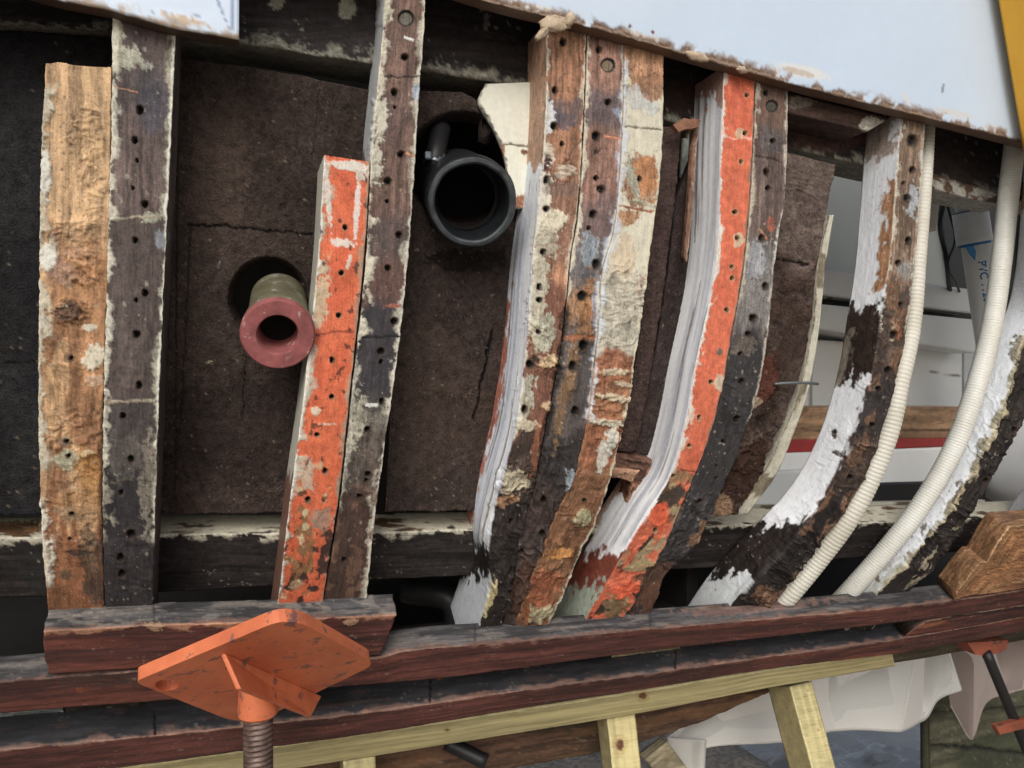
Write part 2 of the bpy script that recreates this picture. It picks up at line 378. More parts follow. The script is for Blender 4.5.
def prism(name, pts, off, d, mat, parent=None, surf=hull, jag=1.2, label=None, seed=1, fold=0.):
    """outline placed on a surface, with real thickness"""
    rd = random.Random(seed); out = []
    for i in range(len(pts)):
        a, b = pts[i], pts[(i + 1) % len(pts)]; n = max(1, int(math.hypot(b[0] - a[0], b[1] - a[1]) / 5))
        for k in range(n):
            q = k / n; out.append((a[0] + (b[0] - a[0]) * q + rd.uniform(-jag, jag), a[1] + (b[1] - a[1]) * q + rd.uniform(-jag, jag)))
    P, N = surf(np.array([p[0] for p in out]), np.array([p[1] for p in out]), off)
    n = len(P); V = [tuple(p) for p in P] + [tuple(p + nn * d) for p, nn in zip(P, N)]
    Fc = [tuple(range(n)), tuple(range(2 * n - 1, n - 1, -1))] + [(i, i + n, (i + 1) % n + n, (i + 1) % n) for i in range(n)]
    return mesh_obj(name, V, Fc, mat, parent, False, label)

def lathe(name, prof, p0, axis, mat, parent=None, seg=48, label=None, wob=0., closed=True):
    """prof: (distance along axis, radius)"""
    ax = Vector(axis).normalized(); a = ax.orthogonal().normalized(); b = ax.cross(a); p0 = Vector(p0); V = []; Fc = []
    for (s, r) in prof:
        for k in range(seg):
            th = 2 * math.pi * k / seg; rr = r * (1 + wob * math.sin(3 * th + 1) + wob * .6 * math.sin(7 * th))
            V.append(p0 + ax * s + (a * math.cos(th) + b * math.sin(th)) * rr)
    m = len(prof)
    for i in range(m if closed else m - 1):
        for k in range(seg):
            Fc.append((i * seg + k, i * seg + (k + 1) % seg, ((i + 1) % m) * seg + (k + 1) % seg, ((i + 1) % m) * seg + k))
    o = mesh_obj(name, V, Fc, mat, parent, True, label)
    md = o.modifiers.new('es', 'EDGE_SPLIT'); md.split_angle = math.radians(40)
    return o
def tube(name, pts, rad, mat, parent=None, seg=14, step=.002, rings=None, label=None, capped=True):
    P = np.array([tuple(p) for p in pts], float)
    L0 = np.linalg.norm(np.diff(P, axis=0), axis=1).sum(); n = max(6, int(L0 / step)); t = np.linspace(0, 1, n + 1)
    Q = resample(P, t) if len(P) > 2 else P[0] + (P[1] - P[0]) * t[:, None]
    s = np.concatenate([[0], np.cumsum(np.linalg.norm(np.diff(Q, axis=0), axis=1))])
    T = np.gradient(Q, axis=0); T /= np.linalg.norm(T, axis=1, keepdims=True)
    ref = np.array([0.13, 1, .2]) if abs(T[0][1]) < .9 else np.array([1, 0, 0.])
    A = np.cross(T, ref); A /= np.linalg.norm(A, axis=1, keepdims=True); Bv = np.cross(T, A)
    R = np.interp(t, np.linspace(0, 1, len(rad)), rad) if hasattr(rad, '__len__') else np.full(n + 1, rad)
    if rings: R = R + rings[1] * (np.abs(np.sin(np.pi * s / rings[0])) ** .6 - .5) * 2
    th = np.arange(seg) * 2 * np.pi / seg
    V = Q[:, None, :] + R[:, None, None] * (A[:, None, :] * np.cos(th)[None, :, None] + Bv[:, None, :] * np.sin(th)[None, :, None])
    V = V.reshape(-1, 3); Fc = [(i * seg + k, i * seg + (k + 1) % seg, (i + 1) * seg + (k + 1) % seg, (i + 1) * seg + k) for i in range(n) for k in range(seg)]
    if capped: Fc += [tuple(range(seg))[::-1], tuple(n * seg + k for k in range(seg))]
    return mesh_obj(name, V, Fc, mat, parent, True, label)
def beam(name, p0, p1, w, d, mat, parent=None, side=(1, 0, 0), bev=.003, label=None, jit=0.):
    """timber or tube of rectangular section from p0 to p1; w along side, d across"""
    p0 = Vector(p0); p1 = Vector(p1); t = (p1 - p0).normalized(); a = Vector(side); a = (a - t * a.dot(t)).normalized(); b = t.cross(a)
    V = []; Fc = []
    c = [(-w/2+bev, -d/2), (w/2-bev, -d/2), (w/2, -d/2+bev), (w/2, d/2-bev), (w/2-bev, d/2), (-w/2+bev, d/2), (-w/2, d/2-bev), (-w/2, -d/2+bev)]
    n = 24
    for i in range(n + 1):
        q = p0.lerp(p1, i / n); o = Vector((random.uniform(-jit, jit), random.uniform(-jit, jit), 0))
        for x, y in c: V.append(q + o + a * x + b * y)
    for i in range(n):
        for k in range(8): Fc.append((i*8+k, i*8+(k+1) % 8, (i+1)*8+(k+1) % 8, (i+1)*8+k))
    Fc += [tuple(range(8))[::-1], tuple(n*8+k for k in range(8))]
    return mesh_obj(name, V, Fc, mat, parent, False, label)
def box(name, x0, x1, y0, y1, z0, z1, mat, parent=None, label=None):
    V = [(x, y, z) for z in (z0, z1) for y in (y0, y1) for x in (x0, x1)]
    Fc = [(0, 2, 3, 1), (4, 5, 7, 6), (0, 1, 5, 4), (2, 6, 7, 3), (0, 4, 6, 2), (1, 3, 7, 5)]
    o = mesh_obj(name, V, Fc, mat, parent, False, label)
    md = o.modifiers.new('bv', 'BEVEL'); md.width = min(.003, (x1-x0)/4, (y1-y0)/4, (z1-z0)/4); md.segments = 2
    return o

# colours (albedo in sRGB)
CAULK = (178, 172, 152); CAULKD = (140, 135, 120); BWHITE = (224, 231, 242); CHAR = (38, 36, 38); ORANGE = (205, 98, 62); BARE = (172, 120, 76)

# ================================================================== setting
ZG = 0.0
def ground():
    # gravel yard ending in a low bank, then open water
    nx, ny = 220, 120
    xs = np.concatenate([np.linspace(-60, -2.5, 30), np.linspace(-2.45, 6, 200), np.linspace(6.2, 60, 30)])
    ys = np.concatenate([np.linspace(-60, 0, 30), np.linspace(.05, 3.4, 130), np.linspace(3.5, 8, 60)])
    X, Y = np.meshgrid(xs, ys); Z = (fbm(X * 9, Y * 9, 5, 5) - .5) * .05
    edge = 2.15 + .12 * np.sin(X * 1.3) + 4.2 * sst(2.05, 1.75, X); Z = Z - .75 * sst(0, .8, Y - edge)
    V = np.stack([X, Y, Z], -1).reshape(-1, 3); nx = len(xs); Fc = [(j*nx+i, j*nx+i+1, (j+1)*nx+i+1, (j+1)*nx+i) for j in range(len(ys)-1) for i in range(nx-1)]
    m = mat_plain('gravel', (178, 170, 158), (112, 105, 97), rough=.9, scale=45, bump=.8, spots=((60, 56, 50), 90, .6))
    tag(mesh_obj('ground', V, Fc, m, None, True), kind='structure')
    m = bpy.data.materials.new('water'); m.use_nodes = True; N = m.node_tree.nodes; L = m.node_tree.links; b = N['Principled BSDF']
    b.inputs['Base Color'].default_value = (.42, .44, .45, 1); b.inputs['Roughness'].default_value = .2; b.inputs['IOR'].default_value = 2.1
    tc = N.new('ShaderNodeTexCoord'); mp = N.new('ShaderNodeMapping'); mp.inputs['Scale'].default_value = (.8, 2.4, 1); L.new(tc.outputs['Object'], mp.inputs[0])
    n1 = N.new('ShaderNodeTexNoise'); n1.inputs['Scale'].default_value = 4.5; n1.inputs['Detail'].default_value = 5; n1.inputs['Distortion'].default_value = .6; L.new(mp.outputs[0], n1.inputs[0])
    bp = N.new('ShaderNodeBump'); bp.inputs['Strength'].default_value = 1.; bp.inputs['Distance'].default_value = .03; L.new(n1.outputs[0], bp.inputs['Height']); L.new(bp.outputs[0], b.inputs['Normal'])
    MATS['water'] = m
    xs = np.concatenate([np.linspace(-900, -3, 12), np.linspace(-2, 9, 420), np.linspace(10, 900, 12)]); ys = np.concatenate([np.linspace(2.05, 9, 330), np.linspace(9.5, 1800, 20)])
    X, Y = np.meshgrid(xs, ys); fade = sst(16, 7, Y) * sst(12, 8, X) * sst(-8, -3, X)
    r1_ = (1 - np.abs(2 * fbm(X * 1.6 + Y * .5, Y * 4.2, 4, 3) - 1)) ** 2; r2_ = fbm(X * 5 + Y, Y * 11, 9, 4)
    Z = -.62 + fade * (.13 * (r1_ - .5) + .06 * (r2_ - .5))
    V = np.stack([X, Y, Z], -1).reshape(-1, 3); nx = len(xs); Fc = [(j*nx+i, j*nx+i+1, (j+1)*nx+i+1, (j+1)*nx+i) for j in range(len(ys)-1) for i in range(nx-1)]
    tag(mesh_obj('water', V, Fc, m, None, True), kind='structure')
ground()

# ================================================================== the boat
boat = empty('wooden_boat', (0.5, 1.1, 0), 'wooden boat hull with planks stripped off and its charred frames showing', 'boat')
M_dark = mat_plain('dark_interior', (34, 31, 30), (18, 17, 17), rough=.9, scale=20)
M_white = mat_plain('cabin_white', (186, 190, 190), (168, 174, 176), rough=.45, scale=6, bump=.03, amt=.8)
M_brown = mat_plain('bottom_timber', (84, 58, 42), (48, 33, 26), rough=.7, scale=25, bump=.4, spots=((40, 45, 30), 18, .62))
# shell round the boat's inside
box('hull_bottom', -1.6, 4.0, 1.48, 2.75, .90, .935, M_dark, boat)
box('hull_side', -1.6, 4.0, 2.75, 2.78, .90, 2.5, M_dark, boat, 'far side of the hull, dark inside')
box('transom', -1.64, -1.6, 1.03, 2.78, .90, 2.5, M_dark, boat)
box('bulkhead', 3.96, 4.0, 1.03, 2.75, .935, 2.5, M_white, boat)
box('bulkhead', .80, .82, 1.35, 2.75, .935, 2.49, M_white, boat)
box('bulkhead', .775, .7995, 1.27, 2.75, .935, 2.49, M_dark, boat)
box('deck', -1.6, 1.15, 1.0, 2.75, 2.5, 2.53, M_white, boat)
box('deck', 1.15, 4.0, 2.62, 2.75, 2.5, 2.53, M_white, boat)  # gap in the deck shaped to let more light into the cabin
box('deck', 1.15, 4.0, 1.0, 1.12, 2.5, 2.53, M_white, boat)

# lengthwise shelf beam behind the frame heads
slab('shelf_beam', [(-420, -20), (0, -10), (240, -2), (450, 0), (700, 40), (880, 84), (1100, 135)],
     [(-420, 20), (0, 25), (243, 45), (367, 64), (520, 87), (690, 127), (860, 165), (1000, 196), (1100, 216)], .075, .07,
     [wood((42, 36, 36), .6), L_edge(1, .012, (128, 126, 112), y0=20, nz=.35, h=.001), L_edge(1, .003, (70, 60, 50), h=0), L_side(2, (110, 105, 95), .8),
      L_blob(348, 8, 9, 12, 10, (150, 146, 128), .001), L_blob(276, 3, 8, 8, 0, (140, 138, 120), .001), L_blob(486, 22, 3, 10, 0, (120, 118, 112), .001, k=.8), L_blob(812, 130, 60, 22, 10, (72, 48, 40), 0, .6), L_blob(690, 95, 40, 20, 0, (52, 34, 28), 0, .6), L_blob(960, 150, 50, 30, 12, (46, 36, 34), 0, .6)],
     boat, res=.003, jag=.002, label='dark lengthwise beam with a chipped white lower edge')
slab('shelf_block', [(789, 92), (890, 118)], [(789, 113), (868, 131)], .01, .06, [wood((70, 50, 42)), L_blob(872, 125, 14, 8, 10, (160, 156, 142), .0008), L_blob(800, 103, 12, 6, 0, (120, 110, 100))], boat, res=.0025)
slab('shelf_rail', [(926, 172), (960, 182), (1010, 196)], [(926, 186), (960, 196), (1010, 206)], .07, .06, [flat((150, 148, 140), .25), L_spots((80, 60, 45), 60, 40, .55), L_edge(0, .003, (90, 70, 55))], boat, res=.0025, jag=.002)

# felt insulation between the frames
FELT = (66, 53, 46)
def felt(c=FELT):
    def f(g):
        n = fbm(g.x * 300, g.s * 300, g.seed, 3); n2 = fbm(g.x * 9, g.s * 6, g.seed + 3, 4); n3 = fbm(g.x * 25, g.s * 4, g.seed + 6, 3)
        g.c = lin(c)[None, :] * (.5 + 1.0 * n2 + .9 * (n - .5) + .4 * (n3 - .5))[:, None]; g.h = g.h + (n - .5) * .003 + (n2 - .5) * .006
    return f
def fluff(g):
    m = speck(g, 300, g.seed + 70, .025)
    g.c = g.c * (1 - m[:, None]) + lin((120, 105, 90)) * m[:, None] * .8
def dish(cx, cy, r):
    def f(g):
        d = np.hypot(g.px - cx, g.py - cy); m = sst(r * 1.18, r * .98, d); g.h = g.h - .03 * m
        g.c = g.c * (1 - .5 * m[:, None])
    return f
slab('insulation_panel', [(-420, 20), (0, 30), (60, 34), (165, 48)], [(-420, 530), (0, 515), (60, 514), (165, 512)], .088, .02,
     [felt((40, 40, 41)), L_spots((30, 30, 34), 8, 6, .52, .1, k=.7), L_line(-5, 362, 40, 361, 1.2, (14, 14, 14)), L_line(60, 100, 52, 490, 1, (14, 14, 14)), fluff], boat, res=.0028, mat='felt', jag=.002)
slab('insulation_panel', [(170, 56), (260, 68), (370, 90)], [(158, 514), (260, 513), (370, 512)], .086, .02,
     [felt((64, 53, 48)), L_blob(215, 150, 35, 75, 5, (82, 68, 60), 0, .8, k=.5), L_blob(225, 440, 70, 55, 0, (42, 34, 32), 0, .7, k=.7), L_line(188, 224, 312, 234, 1.5, (14, 13, 13), -.002), L_line(191, 224, 181, 420, .9, (20, 19, 19), -.001, .6, k=.7), L_line(319, 90, 312, 160, 1., (28, 26, 30), -.0005, .6, k=.6),
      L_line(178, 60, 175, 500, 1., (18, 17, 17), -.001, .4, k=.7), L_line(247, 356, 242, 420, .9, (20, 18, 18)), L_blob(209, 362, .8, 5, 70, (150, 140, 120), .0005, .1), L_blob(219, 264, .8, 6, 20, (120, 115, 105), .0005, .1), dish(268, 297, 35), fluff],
     boat, res=.0018, mat='felt', cut=[(268, 297, 35)], jag=.002)
slab('insulation_panel', [(408, 92), (470, 96), (483, 110), (484, 118), (535, 118)], [(385, 512), (420, 511), (440, 511), (460, 511), (490, 511)], .080, .02,
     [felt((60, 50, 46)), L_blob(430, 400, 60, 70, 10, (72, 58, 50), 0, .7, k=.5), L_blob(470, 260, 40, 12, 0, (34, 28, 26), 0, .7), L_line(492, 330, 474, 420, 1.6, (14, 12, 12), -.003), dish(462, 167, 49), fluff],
     boat, res=.0018, mat='felt', cut=[(462, 167, 49)], jag=.003)
slab('insulation_panel', [(652, 126), (650, 190), (648, 256), (636, 360), (618, 452)], [(681, 128), (676, 190), (668, 256), (655, 350), (636, 452)], .055, .02,
     [felt((74, 58, 54)), fluff], boat, res=.002, mat='felt', jag=.002)
slab('insulation_panel', [(676, 200), (670, 256), (656, 350), (634, 455)], [(696, 150), (689, 256), (672, 360), (652, 455)], .075, .02,
     [felt((58, 48, 46)), fluff], boat, res=.002, mat='felt', jag=.002)
slab('insulation_panel', [(784, 152), (782, 200), (774, 256), (756, 370), (735, 440), (700, 520)], [(836, 165), (828, 200), (816, 262), (808, 335), (796, 385), (778, 430), (738, 512)], .03, .025,
     [felt((98, 84, 77)), L_spots((50, 34, 28), 14, 9, .5, .12, k=.8, y0=250), L_line(776, 258, 808, 266, 1.6, (35, 26, 24), -.003), L_ridge(790, 240, 40, 90, .003, .35, 20, .7, 1.2), L_ridge(750, 440, 50, 80, .006, .25, 60, .5, 1.3),
      L_blob(762, 380, 14, 26, 25, (84, 48, 38), .002, .6), L_blob(748, 470, 20, 40, 30, (58, 40, 32), .001, .8), L_blob(752, 402, 7, 6, 0, (165, 140, 115), .002), L_blob(722, 505, 10, 12, 0, (140, 110, 85), .002), fluff], boat, res=.0018, mat='felt', jag=.003, rot=(300, 480, .012))
slab('trim_strip', [(828, 215), (819, 262), (812, 330), (799, 392), (780, 440), (764, 472), (733, 514)], [(834, 215), (826, 262), (819, 330), (808, 392), (792, 438), (777, 473), (748, 514)], .035, .02,
     [flat((178, 174, 156), .12), L_edge(0, .0015, (90, 80, 65)), L_spots((120, 110, 90), 40, 20, .62)], boat, res=.002)
slab('backing_board', [(486, 84), (479, 100), (484, 112), (494, 128), (506, 160), (512, 208)], [(536, 82), (536, 110), (536, 130), (535, 150), (534, 175), (532, 208)], .066, .010,
     [flat((216, 216, 200), .05), L_line(500, 145, 540, 146, 1.2, (110, 100, 85)), L_blob(503, 150, 2, 6, 0, (150, 95, 60)), L_blob(518, 202, 10, 7, 0, (150, 95, 65)), L_blob(524, 152, 4, 3, 0, (120, 80, 60)), L_edge(0, .002, (90, 80, 70))], boat, res=.002, jag=.004, jsc=120, gr=.15)
slab('backing_board', [(684, 138), (680, 195)], [(692, 140), (688, 195)], .09, .01, [flat((120, 128, 122))], boat, res=.003)

# stringer low behind the frames, white on top and charred in front
slab('stringer', [(-420, 548), (0, 538), (160, 535), (375, 532), (470, 530), (600, 528), (740, 525), (880, 522), (1100, 512)],
     [(-420, 612), (0, 598), (160, 592), (375, 580), (470, 575), (600, 571), (740, 566), (880, 556), (1100, 545)], .09, .055,
     [wood((44, 38, 37), .55), L_blob(60, 568, 50, 30, 0, (30, 34, 32), 0, .6, k=.6), L_side(1, (196, 190, 168), 1, nz=.9, w0=.02), L_spots((190, 185, 165), 60, 30, .58, face=1, k=.8), L_edge(0, .006, (200, 195, 175), nz=1.0, y0=500, h=.001),
      L_blob(20, 528, 30, 7, 0, (120, 84, 50), 0, .8, face=1), L_blob(330, 522, 25, 5, 0, (120, 84, 50), 0, .8, face=1), L_blob(500, 522, 25, 5, 0, (130, 90, 60), 0, .8, face=1), L_spots((88, 64, 44), 70, 18, .62, face=1)],
     boat, res=.0022, sres=.003, jag=.0015, jsc=40, label='charred lengthwise stringer with flaking white top')
slab('broken_block', [(598, 452), (620, 455), (652, 460)], [(596, 476), (618, 478), (640, 480)], .05, .05, [wood((104, 72, 58)), L_ridge(620, 465, 30, 15, .004, .5, 30)], boat, jag=.004)
mat_plain('splintered_wood', (150, 104, 78), (104, 66, 50), rough=.85, scale=60, bump=.8)
slab('broken_block', [(632, 470), (628, 500), (616, 532)], [(662, 462), (650, 500), (636, 532)], .06, .03, [wood((126, 82, 62), .5), L_ridge(635, 500, 40, 50, .006, .5, 70, .5, 1.3), L_edge(0, .006, (168, 124, 96), nz=1.)], boat, jag=.008, jsc=140, endjag=.004)
slab('broken_block', [(606, 468), (640, 470)], [(606, 474), (632, 482)], .045, .02, [wood((150, 112, 88), .5)], boat, jag=.003)
box('floor_beam', -1.5, .76, 1.28, 1.33, 1.03, 1.09, mat_plain('engine_bed', (50, 44, 38), (30, 28, 25), scale=14), boat)
# dim machinery in the bilge
tube('bilge_pipe', [at(405, 590, 1.35), at(452, 602, 1.3), at(455, 660, 1.3)], .022, mat_plain('black_rubber', (34, 34, 36), (22, 22, 24), rough=.5, scale=30), boat)
tube('bilge_pipe', [at(500, 585, 1.45), at(505, 660, 1.45)], .03, mat_plain('black_rubber', (34, 34, 36)), boat)

# ------------------------------------------------------------------ frames
def frame(name, A, B, layers, d=.10, off=0., label=None, **k):
    return slab(name, A, B, off, d, layers, boat, res=k.pop('res', .0014), sres=k.pop('sres', .0035), label=label, **k)

# leftmost sister board, raw orange wood with torn glue
frame('sister_board', [(46, 62), (42, 150), (40, 256), (39, 400), (42, 520), (48, 608), (50, 650)], [(111, 68), (110, 150), (108, 256), (103, 400), (102, 520), (104, 608), (105, 650)], [
    wood((176, 142, 104), .6, fx=210, fs=6), L_band(240, 700, (150, 98, 60), 60, 30, k=.7), L_band(470, 700, (122, 72, 46), 60, 30, k=.7), L_spots((104, 70, 46), 30, 9, .55, .08, k=.6, y0=230), L_spots((196, 160, 116), 40, 8, .62, .05, k=.5),
    L_ridge(86, 135, 20, 32, .0035, .45, 10, .75, 1.15), L_ridge(92, 190, 14, 34, .003, .5, -20, .6, 1.2), L_ridge(78, 232, 34, 16, .004, .4, -15, .6, 1.2),
    L_blob(60, 272, 16, 13, 0, (150, 118, 100), .001, .6, k=.8), L_ridge(84, 266, 20, 20, .005, .5, 30, .55, 1.25), L_blob(70, 312, 14, 10, -15, (86, 62, 48), .002, .7), L_ridge(72, 312, 20, 14, .005, .9, 25, .5, 1.3),
    L_blob(76, 252, 16, 5, 0, (160, 122, 92), .001, .6), L_ridge(70, 355, 32, 40, .002, .3, 60, .75, 1.2), L_ridge(75, 430, 34, 30, .003, .35, -30, .7, 1.2), L_ridge(80, 500, 34, 60, .0022, .28, -10, .8, 1.15),
    L_blob(93, 357, 12, 12, 0, (198, 190, 168), .0018, .7), L_blob(90, 327, 7, 4, 0, (190, 180, 160), .001, .6), L_blob(95, 380, 9, 6, 0, (180, 148, 122), .001, .6),
    L_blob(69, 358, 7, 5, 0, (82, 60, 42), 0, .4, k=.8), L_blob(68, 460, 15, 9, 0, (152, 148, 122), .0012, .5), L_blob(86, 453, 8, 3, -15, (180, 165, 130), .001, .5), L_blob(90, 470, 14, 20, 0, (176, 124, 60), 0, .8, k=.6),
    L_blob(65, 441, 5, 5, 0, (120, 104, 88), .001, .3), L_blob(75, 512, 22, 7, 0, (140, 118, 92), .0006, .6, k=.7), L_blob(80, 553, 13, 3.2, 0, (60, 44, 36), -.001, .3), L_blob(85, 500, 24, 12, 0, (138, 100, 58), 0, .8, k=.5),
    L_blob(96, 565, 16, 34, 0, (70, 56, 46), 0, .9, k=.8), L_blob(100, 590, 12, 18, 0, (60, 50, 46), 0, .8, k=.6), L_blob(66, 575, 6, 5, 0, (92, 74, 56), 0, .5),
    L_edge(0, .0075, CAULK, nz=.7, y0=88, y1=470, h=.0025), L_edge(0, .007, (205, 200, 184), nz=.9, y0=500, y1=585, h=.003), L_blob(48, 258, 8, 14, 0, (206, 204, 192), .002, .4), L_blob(46, 555, 8, 14, 0, (196, 188, 166), .002, .9), L_blob(39, 503, 4, 5, 0, (206, 204, 190), .003),
    L_blob(46, 176, 5, 26, 0, (200, 200, 190), .002, .6), L_side(1, (170, 140, 105)), L_edge(1, .002, (90, 60, 40), h=-.001, y0=400), L_holes([(69, 455, 2.2), (72, 513, 2.5), (71, 358, 2), (67, 441, 2.4), (70, 538, 1.6)])],
    d=.07, jag=.0012, jsc=120, endjag=.003, label='raw orange wood board with torn glue patches')
frame('frame', [(113, -10), (112, 100), (108, 256), (104, 400), (103, 520), (105, 608), (106, 655)], [(177, 0), (172, 120), (165, 256), (159, 400), (155, 520), (153, 605), (152, 655)], [
    wood((88, 74, 70), .55), L_band(-50, 110, (74, 64, 64), 30, 20, k=.6), L_band(215, 420, (74, 64, 60), 20, 8, k=.7), L_band(400, 520, (60, 55, 54), 12, 8, k=.85), L_band(465, 620, (42, 40, 43), 16, 10, k=.9), L_blob(152, 108, 16, 24, 0, (62, 64, 78), 0, .8, k=.6), L_blob(150, 85, 18, 18, 0, (60, 60, 66), 0, .8, k=.6),
    L_blob(128, 58, 14, 12, 10, (160, 160, 142), .001, .9), L_blob(118, 30, 6, 40, 0, (158, 156, 134), .001, .8), L_blob(146, 66, 8, 5, 0, (150, 152, 140), .001, .8), L_blob(152, 218, 9, 6, 0, (146, 146, 128), .001, .8), L_blob(163, 240, 7, 12, 0, (110, 115, 122), 0, .8, k=.8),
    L_edge(0, .0055, (196, 192, 174), nz=.6, h=.0022, y1=470), L_edge(0, .006, CAULKD, nz=.9, h=.0015, y0=460, y1=540), L_edge(1, .0055, (150, 148, 128), nz=.5, h=.001, y1=540), L_edge(1, .002, (205, 204, 190), nz=.4, h=.001, y1=540),
    L_blob(148, 480, 8, 50, 5, (128, 120, 106), .0005, .8, k=.7), L_blob(128, 455, 20, 22, 0, (96, 90, 84), .0004, .9, k=.5), L_line(110, 219, 160, 217, 1.2, (150, 142, 120), .0005), L_line(104, 402, 158, 400, 1.8, (134, 122, 104), .001), L_line(104, 482, 150, 480, 1, (80, 72, 62), .0003),
    L_line(115, 87, 138, 93, .8, (180, 130, 100), .0004, .5), L_ridge(135, 350, 20, 45, .0018, .12, 88, .55, 1.15), L_ridge(130, 560, 24, 40, .0014, .3, 20, .7, 1.15),
    L_holes([(140, 110, 4), (135, 140, 3.8), (137, 160, 1.8), (133, 188, 1.8), (145, 204, 4), (135, 240, 3.5), (145, 293, 3.8), (137, 334, 3.8), (136, 300, 1.6), (139, 385, 3.6), (123, 416, 3), (131, 459, 3.6), (121, 493, 2.8), (131, 534, 5.2), (121, 557, 3.8), (122, 574, 4)])],
    d=.09, jag=.0012, jsc=90, label='dark brown frame with white caulk along both edges')
frame('sister_board', [(324, 155), (318, 256), (303, 400), (290, 500), (278, 602), (272, 650)], [(370, 162), (364, 256), (350, 390), (338, 500), (323, 600), (316, 650)], [
    flat(ORANGE, .1, 40), L_spots((190, 78, 48), 30, 14, .55, .1, k=.5), L_line(310, 335, 358, 331, 1.2, (150, 66, 44), -.0006), L_edge(0, .0065, CAULK, nz=1., h=.0012), L_edge(1, .003, (150, 130, 108), nz=1., h=.0006), L_edge(0, .0022, (208, 210, 200), nz=.5, h=.001),
    L_blob(342, 243, 14, 4, 5, (206, 196, 184), .0004, .7), L_blob(357, 210, 3, 32, 4, (206, 196, 190), .0004, .5), L_blob(328, 195, 3, 30, -4, (196, 190, 180), .0004, .7), L_blob(350, 166, 22, 5, 5, (200, 196, 184), .0006, .5), L_blob(362, 175, 7, 6, 0, (190, 180, 165), .001, .7),
    L_blob(322, 295, 7, 36, 5, (186, 168, 136), .0006, .9, k=.9), L_blob(349, 262, 2, 8, 15, (190, 180, 165), .0004), L_blob(316, 411, 5, 4, 30, (200, 190, 165), .001, .5), L_blob(328, 424, 9, 1, 0, (190, 170, 150)), L_blob(308, 475, 8, 14, 0, (170, 166, 146), .0006, .8, k=.8),
    L_spots((66, 46, 40), 70, 50, .57, .03, -.0006, y0=540), L_spots((66, 46, 40), 70, 50, .66, .03, -.0006, y0=495, y1=545), L_spots((140, 98, 62), 60, 40, .64, .03, -.0004, y0=500, sd=5), L_spots((186, 168, 130), 90, 60, .69, .03, .0005, y0=470, sd=9), L_blob(320, 520, 10, 14, 0, (132, 124, 108), 0, .8, k=.8), L_blob(330, 545, 8, 14, 0, (60, 44, 40), -.0008, .8), L_blob(296, 585, 7, 5, 0, (150, 124, 92), .0004, .5),
    L_side(1, (186, 184, 170)), L_side(1, (110, 60, 44), .9, y0=480), L_spots((60, 40, 34), 130, 90, .7, .02, 0, k=.8),
    L_holes([(345, 227), (342, 273), (339, 315), (332, 360), (332, 397), (317, 435), (325, 471), (308, 500)], 2.7, rim=(120, 105, 80))],
    d=.085, off=-.004, jag=.0008, label='board with faded orange paint left of a dark frame', gr=.22)
frame('frame', [(388, -60), (386, -14), (383, 30), (376, 100), (371, 162), (366, 256), (352, 390), (340, 500), (324, 600), (317, 650)], [(427, -60), (425, -14), (424, 30), (419, 90), (412, 200), (408, 256), (396, 365), (385, 440), (374, 520), (366, 600), (360, 650)], [
    wood((106, 82, 72), .6), L_band(215, 262, (74, 64, 62), 20, 8, k=.8), L_band(300, 420, (44, 44, 50), 20, 10, k=.92), L_band(262, 305, (84, 60, 54), 20, 12, k=.8), L_band(398, 500, (76, 72, 66), 20, 14, k=.8), L_band(488, 620, (66, 48, 42), 14, 8, k=.9), L_blob(395, 120, 16, 30, 0, (86, 68, 64), 0, .8, k=.6),
    L_edge(0, .0075, (196, 190, 170), nz=.7, h=.0022, y1=350), L_edge(0, .007, (166, 162, 148), nz=.8, h=.0016, y0=340, y1=510), L_edge(1, .0055, (166, 160, 144), nz=.9, h=.0012), L_edge(1, .002, (190, 186, 170), nz=.5, h=.0012),
    L_blob(384, 12, 9, 12, 0, (186, 180, 158), .001, .9), L_blob(380, 120, 8, 22, 0, (186, 182, 164), .002, .8), L_blob(375, 160, 8, 22, 0, (186, 182, 164), .002, .9), L_blob(416, 92, 4, 9, 5, (140, 148, 158), .0005, .5), L_line(384, 78, 420, 76, 1.2, (50, 38, 34), -.001), L_line(362, 338, 400, 336, 1.2, (24, 24, 26), -.0008),
    L_line(398, 151, 414, 156, 1.2, (190, 130, 88), .0004, .6), L_line(404, 37, 414, 40, 1.2, (210, 208, 204), .0004, .6), L_blob(358, 420, 8, 26, 8, (150, 146, 128), .001, 1., k=.9), L_blob(378, 420, 16, 14, 0, (110, 104, 94), 0, 1, k=.7), L_blob(372, 405, 7, 2, 0, (200, 200, 195), .0004), L_blob(394, 306, 9, 2, 0, (140, 76, 60), 0, .6), L_ridge(362, 470, 22, 40, .0025, .3, 50, .6, 1.25),
    L_spots((112, 84, 66), 60, 40, .6, .03, 0, k=.7, y0=490), L_side(1, (178, 182, 184), 1), L_side(1, (88, 62, 50), .9, y0=160), L_plug(406, 18, 8), L_holes([(405, 57, 3.6), (394, 92, 3.6), (395, 107, 1.4), (401, 154, 3.6), (388, 181, 3.6), (387, 201, 1.8), (399, 235, 3), (388, 268, 3.3), (394, 321, 4), (381, 351, 4), (381, 362, 2.4), (382, 401, 3), (367, 429, 3), (368, 474, 3), (366, 480, 2), (359, 496, 2.4), (344, 560, 2.6)], 3.4)],
    d=.095, jag=.0012, jsc=90, label='frame with dark blue-black char below its middle')
